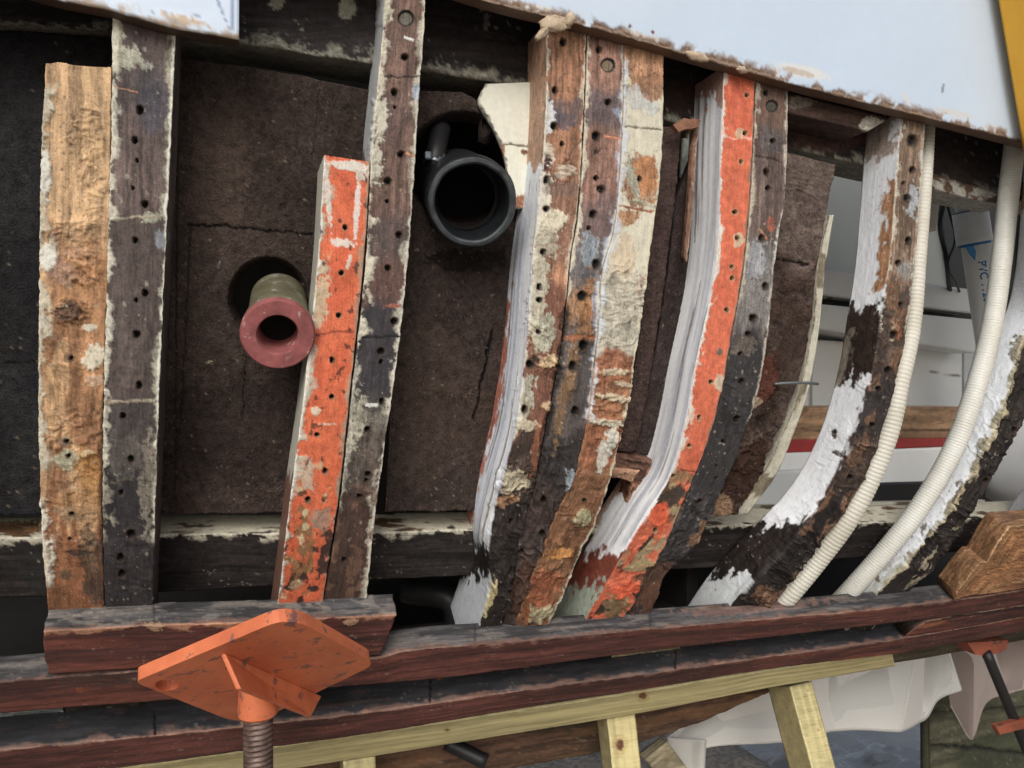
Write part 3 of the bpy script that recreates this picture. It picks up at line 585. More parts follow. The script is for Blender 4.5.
# triple frame near the middle
frame('frame', [(547, 20), (546, 100), (541, 180), (533, 256), (527, 340), (515, 430), (497, 500), (488, 545), (489, 590), (480, 625), (466, 665)], [(586, 32), (583, 120), (576, 220), (570, 256), (563, 330), (549, 410), (532, 490), (520, 530), (512, 580), (500, 632), (488, 668)], [
    wood((158, 112, 84), .6), L_band(98, 120, (84, 76, 80), 10, 12, k=.7), L_band(180, 260, (126, 92, 76), 30, 15, k=.6), L_band(285, 460, (106, 66, 54), 20, 12, k=.8), L_band(430, 700, (50, 42, 38), 20, 22, k=.9), L_band(480, 700, (34, 30, 30), 30, 25, k=.85), L_line(547, 190, 583, 135, 1.2, (84, 66, 58), -.0006),
    L_blob(558, 118, 22, 8, 15, (76, 76, 86), 0, .8, k=.8), L_blob(548, 115, 7, 14, 0, (196, 198, 200), .0006, .8), L_blob(548, 155, 6, 12, 0, (184, 170, 150), .0008, .8), L_blob(545, 163, 6, 9, 5, (66, 34, 36), -.001, .4), L_blob(544, 200, 7, 28, 5, (206, 200, 182), .0012, .9), L_blob(554, 222, 11, 14, 20, (204, 196, 170), .002, .9), L_blob(565, 172, 12, 6, 0, (176, 160, 140), .001, .9), L_ridge(560, 170, 16, 16, .003, .5, 0, .7, 1.2),
    L_blob(560, 190, 22, 8, 0, (112, 92, 86), 0, .8, k=.6), L_blob(545, 245, 12, 20, 0, (180, 172, 152), .001, 1., k=.8), L_blob(538, 290, 9, 50, 5, (176, 170, 150), .0012, .9), L_blob(543, 335, 11, 22, 5, (158, 156, 136), .0016, .7), L_ridge(540, 335, 14, 24, .003, .4, 10, .7, 1.2), L_blob(524, 400, 9, 26, 8, (160, 156, 138), .0012, .8), L_blob(528, 425, 14, 6, 15, (186, 174, 148), .002, .8),
    L_blob(551, 362, 12, 7, -20, (188, 160, 124), .003, .9), L_ridge(550, 365, 14, 14, .005, .6, 15, .6, 1.3), L_blob(551, 407, 8, 5, 20, (194, 164, 128), .003, .7), L_blob(532, 362, 6, 6, 0, (50, 40, 36), -.001, .6), L_blob(510, 480, 14, 10, 0, (150, 140, 118), .0015, 1.), L_blob(505, 500, 16, 6, -20, (140, 104, 76), .001, 1.), L_ridge(515, 480, 22, 26, .005, .4, -20, .55, 1.35),
    L_ridge(515, 560, 40, 70, .008, .18, 65, .5, 1.3), L_blob(490, 595, 4, 20, 15, (190, 176, 130), .001, .7), L_blob(540, 440, 8, 30, 15, (140, 84, 58), 0, .8, k=.7), L_edge(1, .003, (196, 186, 164), nz=.9, h=.001, y1=300), L_edge(1, .003, (40, 28, 24), nz=.6, h=-.002, y0=300, y1=460), L_edge(0, .003, (200, 196, 178), nz=.8, y1=440),
    L_side(1, (182, 142, 116), 1, y1=176), L_side(1, BWHITE, 1, y0=168), L_side(1, (176, 96, 70), .95, w0=.72, y0=292, y1=530, nz=.5), L_side(1, (236, 238, 240), .8, w0=.1, w1=.25, y0=175, y1=560, nz=.05), L_side(1, (150, 160, 180), .6, w0=.42, w1=.5, y0=230, y1=560, nz=.05), L_side(1, (160, 168, 186), .6, w0=.6, w1=.64, y0=200, y1=560, nz=.05),
    L_streak(1, .11, y0=180, y1=550), L_side(1, (38, 34, 33), 1, y0=545, y1=578), L_side(1, (196, 204, 210), 1, y0=578), 
    L_holes([(563, 42, 3.6), (555, 90, 3.4), (554, 126, 3.4), (562, 144, 2.4), (546, 180, 3.4), (546, 209, 3.2), (543, 252, 3.2), (539, 287, 2.8), (539, 300, 2.8), (537, 332, 2.4), (530, 364, 3.6), (524, 409, 3.4), (552, 470, 3), (510, 520, 3)], 3.2)],
    d=.115, sres=.0022, jag=.0012, jsc=90, rot=(430, 540, .006), label='bare wood frame with blue-white paint on its left side')
frame('frame', [(587.5, 32), (584.5, 120), (577.5, 220), (571.5, 256), (564.5, 330), (550.5, 410), (533.5, 490), (521, 530), (513, 580), (501, 632), (489, 668)], [(624, 45), (621, 140), (613, 230), (602, 270), (596, 340), (585, 430), (573, 475), (554, 515), (536, 560), (514, 632), (500, 668)], [
    wood((140, 104, 90), .6), L_band(92, 132, (82, 76, 80), 16, 16, k=.8), L_band(196, 262, (98, 84, 84), 24, 16, k=.8), L_band(250, 290, (92, 96, 100), 16, 12, k=.8), L_band(285, 360, (140, 104, 72), 20, 20, k=.8), L_band(330, 480, (72, 70, 70), 24, 20, k=.9), L_band(440, 700, (42, 38, 38), 24, 20, k=.9),
    L_blob(590, 250, 9, 16, 0, (140, 156, 166), .0004, .9, k=.7), L_blob(590, 305, 12, 28, 0, (150, 104, 66), .001, 1., k=.8), L_ridge(586, 315, 14, 30, .004, .4, 60, .6, 1.3), L_ridge(570, 355, 12, 40, .005, .3, 75, .55, 1.3), L_blob(568, 380, 6, 60, 12, (124, 94, 62), .001, .9, k=.8), L_blob(578, 338, 20, 3, 0, (150, 92, 60), -.001, .8),
    L_edge(1, .006, (140, 152, 172), nz=.8, h=.0006, y0=90, y1=420), L_edge(1, .003, (190, 190, 180), nz=.7, h=.0008, y1=420), L_edge(0, .004, (200, 192, 170), nz=.8, h=.0015, y1=300), L_edge(0, .004, (30, 24, 22), nz=.7, h=-.003, y0=305, y1=480), L_line(604, 136, 624, 139, 1, (200, 130, 96), .0004, .5), L_line(595, 155, 600, 147, .8, (50, 40, 38)),
    L_ridge(555, 500, 30, 60, .006, .2, 70, .55, 1.3), L_ridge(530, 580, 30, 50, .007, .22, 55, .5, 1.3), L_blob(570, 480, 6, 12, 0, (140, 150, 160), .001, .9, k=.8), L_blob(520, 590, 14, 30, 20, (70, 44, 32), 0, .8, k=.7),
    L_side(1, (60, 45, 38)), L_plug(608, 65, 7, (120, 104, 82)), L_holes([(599, 50, 3), (608, 102, 3.6), (596, 136, 4), (595, 151, 1.4), (596, 178, 2.6), (601, 189, 4.2), (593, 214, 4), (589, 228, 2), (596, 264, 4.6), (581, 296, 5), (582, 345, 5), (571, 366, 4.2), (575, 411, 4.2), (543, 499, 4), (541, 532, 3.4), (520, 550, 3.4)])],
    d=.105, jag=.001, rot=(430, 560, .003), off=.002, label='middle frame of three, grey-brown with large bolt holes')
frame('sister_board', [(625, 42), (622, 140), (614, 230), (603, 270), (597.5, 340), (586.5, 430), (574.5, 475), (556, 515), (538, 560), (512, 632), (498, 668)], [(664, 55), (660, 170), (648, 262), (637, 340), (626, 410), (607, 485), (592, 530), (572, 570), (545, 632), (530, 668)], [
    wood((158, 116, 86), .62), L_band(88, 362, (196, 192, 172), 14, 16, h=.001, k=.95), L_blob(640, 100, 18, 10, 30, (168, 172, 172), .001, .9, k=.8), L_line(620, 125, 662, 131, 1.2, (120, 112, 96), -.001), L_blob(652, 90, 12, 14, 20, (150, 110, 82), -.001, .9), L_blob(627, 82, 4, 6, 0, (190, 180, 150), .002),
    L_blob(640, 180, 20, 30, 0, (150, 112, 82), -.0005, .7), L_blob(645, 175, 13, 22, 0, (172, 116, 76), 0, .6), L_blob(632, 178, 5, 24, -15, (146, 146, 130), .0012, .5), L_line(630, 200, 655, 207, 2, (150, 148, 130), .001), L_line(618, 207, 655, 212, 1.2, (140, 90, 64), -.0008), L_blob(626, 218, 14, 9, -10, (156, 112, 76), -.0008, .6),
    L_blob(622, 262, 14, 22, 0, (186, 166, 138), 0, .9, k=.8), L_blob(644, 286, 6, 12, 0, (176, 104, 66), 0, .8), L_band(275, 362, (158, 152, 136), 14, 10, k=.8), L_ridge(624, 310, 30, 50, .003, .38, -4, .7, 1.15),
    L_band(352, 470, (134, 82, 56), 6, 10, k=.95), L_band(380, 420, (150, 104, 72), 14, 18, k=.6), L_band(465, 700, (114, 77, 52), 24, 20, k=.9), L_ridge(615, 400, 32, 50, .004, .32, -10, .6, 1.25), L_ridge(585, 490, 34, 50, .0025, .25, -30, .75, 1.15),
    L_blob(618, 398, 20, 3.5, 8, (190, 176, 148), .003, .8), L_blob(606, 422, 18, 3, 5, (186, 178, 156), .003, .8), L_blob(611, 440, 5, 14, 18, (192, 188, 172), .002, .8), L_blob(604, 452, 6, 20, 16, (184, 182, 170), .001, .6), L_blob(610, 372, 16, 3, 0, (176, 160, 136), .002, .9), L_blob(625, 385, 10, 3, 15, (176, 160, 136), .002, .9),
    L_blob(582, 516, 9, 9, 0, (150, 146, 112), .003, .8), L_blob(575, 500, 9, 9, 0, (110, 76, 50), 0, .8, k=.6), L_blob(560, 553, 16, 5, 0, (190, 130, 70), .002, .7), L_blob(540, 595, 18, 26, 25, (140, 76, 48), 0, .8, k=.7), L_blob(540, 612, 18, 9, -10, (146, 138, 108), .001, .9), L_ridge(540, 585, 34, 50, .005, .22, -45, .55, 1.3), L_spots((84, 54, 38), 50, 30, .62, .04, 0, k=.7, y0=440),
    L_edge(0, .005, (186, 192, 198), nz=.8, h=.001, y0=60, y1=420), L_edge(1, .003, (190, 184, 160), nz=.8, h=.001, y0=100, y1=620), L_holes([(639, 179, 2.4), (584, 500, 2.4), (570, 590, 2)])],
    d=.08, off=-.002, jag=.0014, jsc=90, rot=(380, 500, .004), label='sister board with cracked cream paint above and orange rot below')
slab('splinter', [(694, 128), (690, 190), (684, 256)], [(698, 126), (694, 190), (687, 262)], .035, .012, [wood((116, 84, 66)), L_edge(1, .0015, (160, 140, 122))], boat, jag=.003, jsc=90)
prism('splinter', [(674, 124), (684, 118), (700, 120), (698, 128), (686, 128), (678, 133)], .02, .01, MATS.get('splintered_wood'), boat, jag=1.)
frame('sister_board', [(724, 66), (722, 130), (717, 256), (709, 305), (697, 360), (684, 430), (669, 480), (649, 512), (619, 562), (588, 616), (566, 656)], [(755, 74), (752, 150), (744, 256), (732, 330), (719, 400), (707, 442), (679, 512), (655, 562), (625, 615), (600, 656)], [
    flat((204, 100, 70), .12, 40), L_spots((190, 84, 58), 30, 12, .55, .1, k=.5), L_line(722, 137, 752, 139, 1., (226, 150, 130), .0002), L_line(680, 470, 700, 474, 1, (120, 50, 36), -.0006), L_edge(0, .005, (206, 204, 192), nz=1., h=.001, y1=520), L_edge(1, .002, (140, 110, 90), nz=1., h=.0006),
    L_spots((88, 66, 50), 45, 26, .52, .04, -.0008, y0=478, y1=525), L_spots((60, 46, 38), 45, 26, .57, .04, -.0008, y0=480, sd=2), L_spots((150, 130, 98), 60, 36, .63, .04, -.0004, y0=478, sd=6), L_blob(672, 498, 16, 7, -25, (64, 54, 48), -.001, .8), L_blob(682, 478, 12, 5, -10, (140, 104, 74), -.001, .8), L_blob(640, 565, 15, 6, -15, (150, 136, 98), .001, .9), L_blob(648, 575, 12, 5, -20, (80, 64, 46), -.001, .9), L_blob(615, 605, 9, 12, 30, (120, 96, 66), .001, 1.), L_blob(660, 515, 10, 14, 30, (206, 84, 52), .0005, .7), L_blob(625, 590, 13, 8, -10, (212, 88, 56), .0005, .6), L_ridge(640, 560, 36, 60, .003, .25, -30, .75, 1.15),
    L_blob(738, 239, 6, 7, 0, (196, 170, 140), .0004, .5), L_blob(740, 133, 5, 5, 0, (190, 160, 130), 0, .5), L_blob(720, 383, 6, 8, 0, (176, 160, 136), .001, .6), L_blob(720, 352, 3, 4, 0, (90, 90, 80)),
    L_side(1, (234, 238, 244), 1), L_streak(1, .11, y0=95, y1=545), L_side(1, (130, 128, 132), .6, w0=.45, w1=.5, nz=.06), L_side(1, (232, 234, 236), .7, w0=.12, w1=.2, nz=.06), L_side(1, (150, 152, 160), .6, w0=.3, w1=.34, nz=.06), L_side(1, (166, 130, 106), .9, w0=.86, nz=.4, y0=60, y1=560), L_side(1, (150, 104, 84), .9, y1=100, nz=.4), L_side(1, (128, 64, 50), 1, y0=552, y1=588), L_side(1, (156, 168, 152), 1, y0=586), L_side(1, (84, 50, 40), .5, w0=.6, w1=.62, y0=400, nz=.05),
    L_holes([(747, 95), (745, 133), (741, 162), (735, 212), (737, 238), (732, 267), (732, 278), (727, 310), (711, 382), (699, 418), (689, 446), (673, 476), (655, 530)], 2.5, rim=(170, 140, 104))],
    d=.105, sres=.0022, off=-.003, jag=.0012, jsc=90, rot=(480, 600, .004), label='board with faded orange paint and a white left side', gr=.25)
frame('frame', [(756.5, 76), (753.5, 150), (745.5, 256), (733.5, 330), (720.5, 400), (708.5, 442), (681, 512), (657, 562), (627, 615), (602, 656)], [(788, 84), (784, 200), (775, 256), (768, 330), (760, 380), (742, 440), (711, 512), (690, 548), (670, 568), (650, 612), (630, 650)], [
    wood((100, 84, 78), .6), L_band(60, 130, (104, 78, 64), 20, 14, k=.7), L_band(240, 330, (118, 116, 114), 24, 16, k=.75), L_band(330, 700, (44, 43, 45), 24, 18, k=.94), L_blob(770, 140, 14, 14, 0, (80, 76, 76), 0, .8, k=.7), L_line(754, 155, 782, 162, 1.2, (60, 44, 38), -.001), L_line(758, 230, 768, 238, 1.2, (180, 120, 86), .0005),
    L_edge(0, .004, (176, 166, 146), nz=.9, h=.001, y1=300), L_edge(1, .003, (170, 164, 150), nz=.9, h=.001, y1=420), L_blob(757, 262, 10, 18, 5, (148, 152, 158), .0004, 1, k=.7), L_blob(778, 250, 4, 14, 0, (190, 190, 182), .0008, .8), L_blob(745, 345, 12, 10, 0, (100, 90, 80), .001, 1., k=.8), L_blob(771, 225, 4, 8, 0, (150, 84, 66), 0, .7),
    L_ridge(735, 400, 22, 40, .002, .25, 20, .7, 1.2), L_ridge(695, 540, 40, 50, .006, .25, -40, .5, 1.4), L_blob(705, 530, 20, 8, -40, (120, 88, 62), .001, 1., k=.8), L_blob(665, 580, 20, 20, 0, (84, 56, 42), 0, .9, k=.8), L_blob(650, 600, 16, 16, 0, (104, 66, 48), 0, 1., k=.7),
    L_plug(772, 106, 6, (70, 66, 60)), L_holes([(766, 93, 3), (773, 141, 3), (766, 172, 3.4), (768, 188, 2.4), (761, 238, 3), (765, 286, 3.6), (753, 318, 4.2), (748, 334, 2.4), (741, 381, 3.4), (740, 354, 2.4), (736, 419, 3), (723, 442, 2.6), (716, 466, 1.6), (716, 478, 1.6), (698, 500, 3)], 3.2)],
    d=.09, jag=.0012, rot=(400, 520, .007), label='grey frame burnt black towards its foot')
# frame with white side, rot across its middle
frame('frame', [(902, 112), (896, 180), (890, 256), (882, 310), (872, 372), (857, 430), (836, 480), (816, 512), (788, 545), (756, 578), (730, 608), (704, 645)], [(925, 118), (920, 200), (915, 256), (906, 330), (895, 380), (882, 430), (862, 480), (842, 512), (812, 550), (785, 585), (760, 612), (735, 645)], [
    wood((128, 106, 88), .6), L_band(285, 700, (60, 48, 42), 20, 16, k=.9), L_band(380, 440, (44, 42, 44), 20, 14, k=.8), L_band(490, 700, (32, 28, 28), 20, 16, k=.95), L_edge(0, .005, (184, 180, 164), nz=1., h=.001, y1=330), L_edge(1, .004, (176, 172, 160), nz=1., h=.001, y1=330), L_blob(905, 272, 8, 10, 0, (130, 132, 130), .0005, 1., k=.8), L_blob(893, 330, 4, 12, 20, (150, 140, 120), .001, .9), L_blob(913, 200, 5, 16, 0, (160, 168, 176), .0006, .9, k=.8), L_blob(897, 330, 6, 10, 10, (120, 74, 50), .002, .9), L_spots((116, 84, 62), 50, 30, .6, .04, .001, k=.7, y0=280),
    L_ridge(880, 350, 30, 60, .004, .25, 60, .55, 1.35), L_ridge(850, 470, 34, 60, .0045, .22, 50, .55, 1.35), L_ridge(780, 560, 60, 60, .009, .2, 40, .5, 1.4),
    L_side(1, (228, 232, 238), 1), L_side(1, (168, 122, 88), 1, w0=-.2, w1=.32, y0=180, y1=290, nz=.6), L_side(1, (54, 42, 37), 1, y0=306, y1=380, nz=.5), L_side(1, (120, 112, 98), .9, w0=.75, y0=335, y1=385, nz=.5), L_side(1, (70, 54, 46), 1, w1=.08, w0=-1, y0=380, nz=.5), L_side(1, (150, 120, 96), .8, y0=100, y1=160, w0=.2, nz=.8, ), L_side(1, (40, 33, 31), 1, y0=524, y1=576, nz=.1), L_side(1, (196, 202, 206), 1, y0=576, nz=.1), L_blob(834, 434, 3, 5, 0, (60, 44, 36), -.002, .5, face=1), L_blob(838, 454, 7, 2.5, 30, (70, 50, 40), -.002, .6, face=1), 
    L_holes([(912, 140, 5.4), (912, 170, 3), (903, 183, 2), (907, 198, 3.4), (908, 241, 3.4), (898, 263, 2.6), (900, 305, 3), (891, 335, 4), (887, 370, 3.6), (877, 389, 3.4), (872, 425, 3.2), (849, 477, 3.4)], 3.2)],
    d=.075, sres=.002, jag=.0014, rot=(290, 520, .005), label='frame with a white painted side and a rotten brown middle')
frame('frame', [(1052, 130), (1048, 200), (1038, 290), (1020, 345), (1006, 393), (990, 434), (972, 470), (948, 510), (916, 550), (882, 588), (845, 630)], [(1085, 140), (1080, 220), (1068, 300), (1051, 350), (1037, 390), (1024, 416), (1000, 462), (976, 502), (946, 549), (912, 588), (872, 630)], [
    wood((42, 37, 36), .6), L_band(0, 345, (160, 150, 126), 20, 14, k=.8), L_edge(0, .006, (160, 150, 122), nz=1., h=.002), L_ridge(1000, 430, 40, 80, .005, .25, 50, .55, 1.4), L_ridge(940, 540, 50, 50, .006, .22, 50, .5, 1.4), L_spots((150, 140, 118), 50, 30, .70, .03, .001, k=.8),
    L_side(1, (224, 230, 238), 1), L_side(1, (148, 142, 122), 1, w1=.04, w0=-1, y0=325, nz=.6), L_blob(1022, 200, 5, 14, 10, (170, 120, 90), 0, .8, face=1), L_blob(1010, 255, 6, 3, 0, (156, 132, 100), 0, .8, face=1), L_blob(984, 445, 8, 10, 0, (128, 122, 104), .001, .9, face=1), L_blob(1018, 350, 8, 12, 0, (130, 124, 104), .001, .9, face=1), L_side(1, (150, 150, 124), .6, y0=556, w0=0, w1=.3, nz=1.), L_spots((100, 84, 66), 60, 40, .64, .03, -.0005, face=1, k=.9, y0=480),
    L_holes([(1012, 430, 3), (985, 480, 3)])], d=.05, sres=.002, jag=.0016, rot=(330, 500, .004), label='frame with a broad white side at the right edge')
# frames out of the photograph's edges, for a step to the side
frame('frame', [(1185, 180), (1180, 300), (1120, 430), (1000, 620)], [(1222, 190), (1216, 300), (1160, 430), (1040, 620)], [wood((80, 66, 60)), L_side(1, (200, 206, 214))], d=.1, res=.004)
frame('frame', [(-190, -110), (-192, 300), (-195, 700)], [(-110, -90), (-112, 300), (-115, 700)], [wood((90, 74, 68)), L_edge(0, .008, CAULK), L_edge(1, .006, CAULK)], d=.1, res=.004)

# ------------------------------------------------------------------ white topsides planking
WH = (180, 198, 218)
def whiteboard():
    return [flat(WH, .035, 7, .0012), L_spots((188, 202, 218), 5, 1.5, .55, .12, k=.5, rgh=.3)]
slab('topside_plank', [(-420, -460), (0, -460), (120, -460), (240, -460)], [(-420, -95), (0, -16), (60, 0), (105, 9), (170, 27), (239, 39)], -.024, .024,
     whiteboard() + [L_line(213, -10, 231, 33, 1.2, (110, 130, 170), 0, .3), L_line(232, -20, 232, 30, .8, (110, 130, 170), 0, .3), L_line(150, 12, 200, 16, .8, (130, 145, 175), 0, .4), L_blob(185, 20, 22, 4, 14, (176, 146, 110), .0005, .7), L_edge(1, .0045, (110, 84, 62), nz=.8, h=-.0008), L_side(2, (72, 54, 44)), L_edge(1, .008, (170, 150, 124), nz=1., k=.5, y1=60)],
     boat, res=.003, jag=.002, mat='painted_wood', rgh=.33, label='white plank end at the top left')
TB = [(430, -17), (480, -1), (520, 10), (560, 19), (630, 38), (700, 58), (790, 83), (880, 106), (950, 123), (1024, 142), (1130, 168), (1300, 211)]
slab('topside_plank', [(430, -440), (560, -440), (800, -440), (1000, -440), (1300, -440)], TB, -.024, .024,
     whiteboard() + [L_blob(803, 71, 24, 6, 14, (206, 204, 198), 0, .5, k=.8), L_blob(798, 72, 18, 3, 14, (176, 158, 138), -.0004, .5, k=.8), L_blob(906, 97, 8, 2, 60, (206, 196, 180), .0004, .6, k=.6), L_blob(955, 113, 18, 3, 14, (196, 188, 174), 0, .7, k=.6), L_blob(640, 36, 25, 3.5, 14, (190, 170, 150), 0, .7, k=.8), L_blob(540, 10, 30, 4, 14, (200, 190, 176), 0, .8, k=.8), L_blob(943, 88, 1.2, 5, 10, (120, 125, 135), 0, .5), L_blob(630, 26, 1.5, 2, 0, (100, 70, 60)), L_blob(653, 32, 1.5, 2, 0, (110, 50, 50)),
      L_edge(1, .009, (214, 204, 190), nz=1., h=.0002, k=.6, sc=.5), L_edge(1, .0095, (134, 106, 84), nz=.35, h=-.0012), L_edge(1, .0062, (92, 68, 52), nz=.5, h=-.001), L_edge(1, .0034, (150, 124, 100), nz=.7, h=-.0004), L_edge(1, .0016, (70, 52, 42), nz=.8), L_side(2, (96, 70, 54))],
     boat, res=.0026, sres=.003, jag=.0022, jsc=50, mat='painted_wood', rgh=.33, label='long white plank with a raw broken lower edge')
slab('topside_plank', [(243, -450), (426, -440)], [(243, -62), (426, -48)], -.024, .024, whiteboard() + [L_edge(1, .006, (120, 92, 70), nz=.5, h=-.001), L_side(2, (96, 70, 54))], boat, res=.004, jag=.002, mat='painted_wood', rgh=.33)
# dried putty hanging on the plank edge
M_putty = mat_plain('old_putty', (196, 178, 152), (150, 126, 100), rough=.8, scale=90, bump=.8)
def lump(name, px, py, rx, ry, Y, mat, parent, seed=0, ang=0, dz=.006):
    rd = np.random.RandomState(seed); V = []; Fc = []; n, m = 20, 12; c = at(px, py, Y); s = Y / (CY - (px - 512) / F * SY) / F
    for i in range(m + 1):
        for k in range(n):
            ph = math.pi * i / m; th = 2 * math.pi * k / n
            x, y, z = math.sin(ph) * math.cos(th), math.cos(ph), math.sin(ph) * math.sin(th)
            r = .65 + .7 * float(fbm(np.array([x * 2 + seed]), np.array([y * 2 + z]), seed, 3)[0])
            a = math.radians(ang); xx = x * rx * r; yy = y * ry * r
            V.append((c.x + (xx * math.cos(a) - yy * math.sin(a)) * s * CY, c.y + z * dz * r, c.z - (xx * math.sin(a) + yy * math.cos(a)) * s))
    for i in range(m):
        for k in range(n): Fc.append((i*n+k, i*n+(k+1) % n, (i+1)*n+(k+1) % n, (i+1)*n+k))
    return mesh_obj(name, V, Fc, mat, parent, True)
lump('putty', 556, 24, 18, 9, .968, M_putty, boat, 1, -10); lump('putty', 543, 33, 12, 4, .97, M_putty, boat, 2, -45); lump('putty', 570, 20, 5, 8, .965, M_putty, boat, 9, 25)
lump('putty', 698, 57, 14, 5, .972, M_putty, boat, 3, 10); lump('putty', 742, 70, 6, 3, .972, M_putty, boat, 4, 15)

# ------------------------------------------------------------------ lower planks
PL = (96, 52, 46)
def plank_layers(extra=()):
    return [wood(PL, .65, fx=260, fs=5), L_spots((66, 36, 33), 20, 5, .52, .12, k=.7), L_spots((120, 62, 48), 30, 4, .6, .06, k=.5), L_side(1, (80, 78, 80), 1, rgh=.85), L_spots((46, 45, 48), 160, 12, .48, .12, face=1, k=.85), L_spots((120, 112, 106), 120, 20, .6, .08, face=1, k=.6, sd=4), L_edge(0, .005, (116, 76, 68), nz=.9, h=.0004), L_edge(0, .0016, (150, 116, 96), nz=1., h=.0006, k=.7), L_side(1, (118, 88, 78), .8, w1=.12, w0=-1, nz=.5), L_line(-100, 700, 300, 665, 1, (60, 34, 30), -.0003, 1.5), L_spots((44, 28, 28), 200, 5, .6, .07, k=.6), L_side(2, (60, 44, 36))] + list(extra)
cutlines = [L_blob(x, y, 1.2, 14, 0, (20, 20, 22), -.0004, .3, face=1, k=.6) for x, y in ((154, 615), (475, 632), (650, 616))]
slab('lower_plank', [(43, 631), (156, 625), (270, 621), (397, 614)], [(48, 674), (156, 667), (270, 661), (380, 655)], -.040, .040,
     plank_layers([L_spots((130, 124, 116), 60, 40, .58, .05, .001, face=1, k=.6), L_edge(0, .006, (170, 120, 92), nz=.9, h=.0008), L_blob(350, 622, 8, 3, 0, (176, 140, 110), .001), L_blob(155, 626, 8, 5, 0, (160, 128, 100), .001, 1.)] + cutlines), boat, res=.0018, sres=.0022, jag=.0015, endjag=.003, mat='plank_wood', label='short lower plank sawn off at both ends')
slab('lower_plank', [(-420, 715), (-100, 688), (0, 682), (48, 678), (156, 670), (270, 663), (380, 657), (400, 652), (512, 642), (640, 630), (768, 619), (900, 607), (950, 601), (1024, 590), (1200, 566)],
     [(-420, 760), (-100, 722), (0, 713), (60, 708), (156, 701), (270, 692), (380, 683), (430, 679), (512, 669), (640, 652), (768, 637), (900, 622), (950, 616), (1024, 604), (1200, 580)], -.037, .040,
     plank_layers([L_blob(80, 690, 5, 3, 0, (120, 62, 34), 0, .5), L_blob(110, 680, 60, 8, -4, (60, 44, 40), 0, .8, k=.6), L_blob(755, 607, 70, 6, -5, (130, 96, 84), 0, .9, face=1, k=.6)] + cutlines), boat, res=.0022, sres=.0022, jag=.0015, mat='plank_wood')
slab('lower_plank', [(-420, 790), (-100, 758), (0, 750), (130, 738), (256, 725), (380, 711), (512, 692), (640, 675), (768, 657), (860, 645), (905, 638), (1024, 617), (1200, 586)],
     [(-420, 830), (-100, 792), (0, 782), (130, 766), (256, 749), (380, 732), (512, 710), (640, 690), (768, 669), (860, 658), (905, 652), (1024, 631), (1200, 600)], -.032, .055,
     plank_layers([L_spots((150, 110, 90), 60, 30, .64, .04, .0005, face=1, k=.7), L_side(1, (36, 38, 44), .85, w0=.12, nz=.3)] + [L_blob(x, y, 1.4, 14, 0, (14, 14, 16), -.001, .2, face=1) for x, y in ((155, 725), (430, 690), (675, 660))]), boat, res=.0022, sres=.0022, jag=.0015, mat='plank_wood')
# right: planks run together, with a stepped cut
slab('lower_plank', [(928, 621), (962, 615), (1024, 605), (1200, 581)], [(905, 636), (960, 628), (1024, 616), (1200, 585)], -.034, .036,
     plank_layers([L_line(950, 618, 1040, 606, 1.4, (40, 26, 24), -.001, .8), L_line(940, 632, 1040, 620, 1.2, (60, 34, 30), -.001, .8), L_spots((150, 92, 60), 50, 5, .66, .04, 0, k=.6)]), boat, res=.0022, sres=.0022, jag=.002, mat='plank_wood', label='deep red-brown plank at the right')
RAW = [flat((150, 104, 68), .3, 90, .0008), L_spots((96, 62, 44), 60, 14, .56, .1, k=.7), L_spots((164, 124, 84), 70, 12, .6, .08, k=.6), L_ridge(1000, 560, 90, 50, .0012, 1.4, -6, .72, 1.15), L_side(1, (142, 104, 70)), L_spots((96, 66, 46), 260, 30, .5, .08, face=1, k=.8), L_side(1, (84, 56, 40), .6, w0=.5, w1=.56, nz=.6), L_edge(0, .002, (176, 140, 100))]
slab('plank_end', [(956, 593), (979, 564), (981, 562.4), (984, 562), (1024, 556), (1200, 540)], [(955, 600), (962, 597), (1000, 592), (1024, 588), (1200, 570)], -.0425, .044, RAW, boat, res=.0018, sres=.0022, jag=.003, jsc=90, mat='plank_wood', gr=1.1, label='raw sawn end of a brown plank')
slab('plank_end', [(986, 563), (1007, 529), (1009, 527), (1012, 526.6), (1024, 525), (1200, 512)], [(984, 566), (990, 566), (1010, 562), (1024, 559), (1200, 542)], -.044, .046, RAW, boat, res=.0018, sres=.0022, jag=.003, jsc=90, mat='plank_wood', gr=1.1)
# what shows in the slot between the two lower planks: frame feet and filler
for (a, b, c, dd, col, rr) in [((-40, 715), (62, 706), (-40, 736), (64, 722), (170, 176, 176), .03), ((66, 706), (140, 700), (66, 722), (140, 716), (60, 52, 42), .03), ((340, 690), (405, 684), (340, 704), (405, 698), (176, 182, 184), .05), ((410, 683), (435, 681), (410, 700), (435, 697), (150, 156, 158), .04),
                               ((438, 680), (500, 672), (438, 698), (500, 690), (120, 74, 50), .02), ((520, 670), (545, 667), (520, 682), (545, 680), (170, 174, 172), .04), ((548, 666), (605, 660), (548, 682), (605, 676), (112, 62, 44), .02), ((612, 656), (680, 648), (612, 668), (680, 662), (150, 138, 104), .02), ((765, 640), (790, 638), (765, 652), (788, 650), (188, 190, 180), .03)]:
    slab('frame_foot', [a, b], [c, dd], rr - .005, .05, [wood(col, .6, fx=120, fs=30), L_spots(tuple(int(q * .6) for q in col), 60, 40, .52, .06, -.001, k=.8)], boat, res=.0025, jag=.003, endjag=.003)
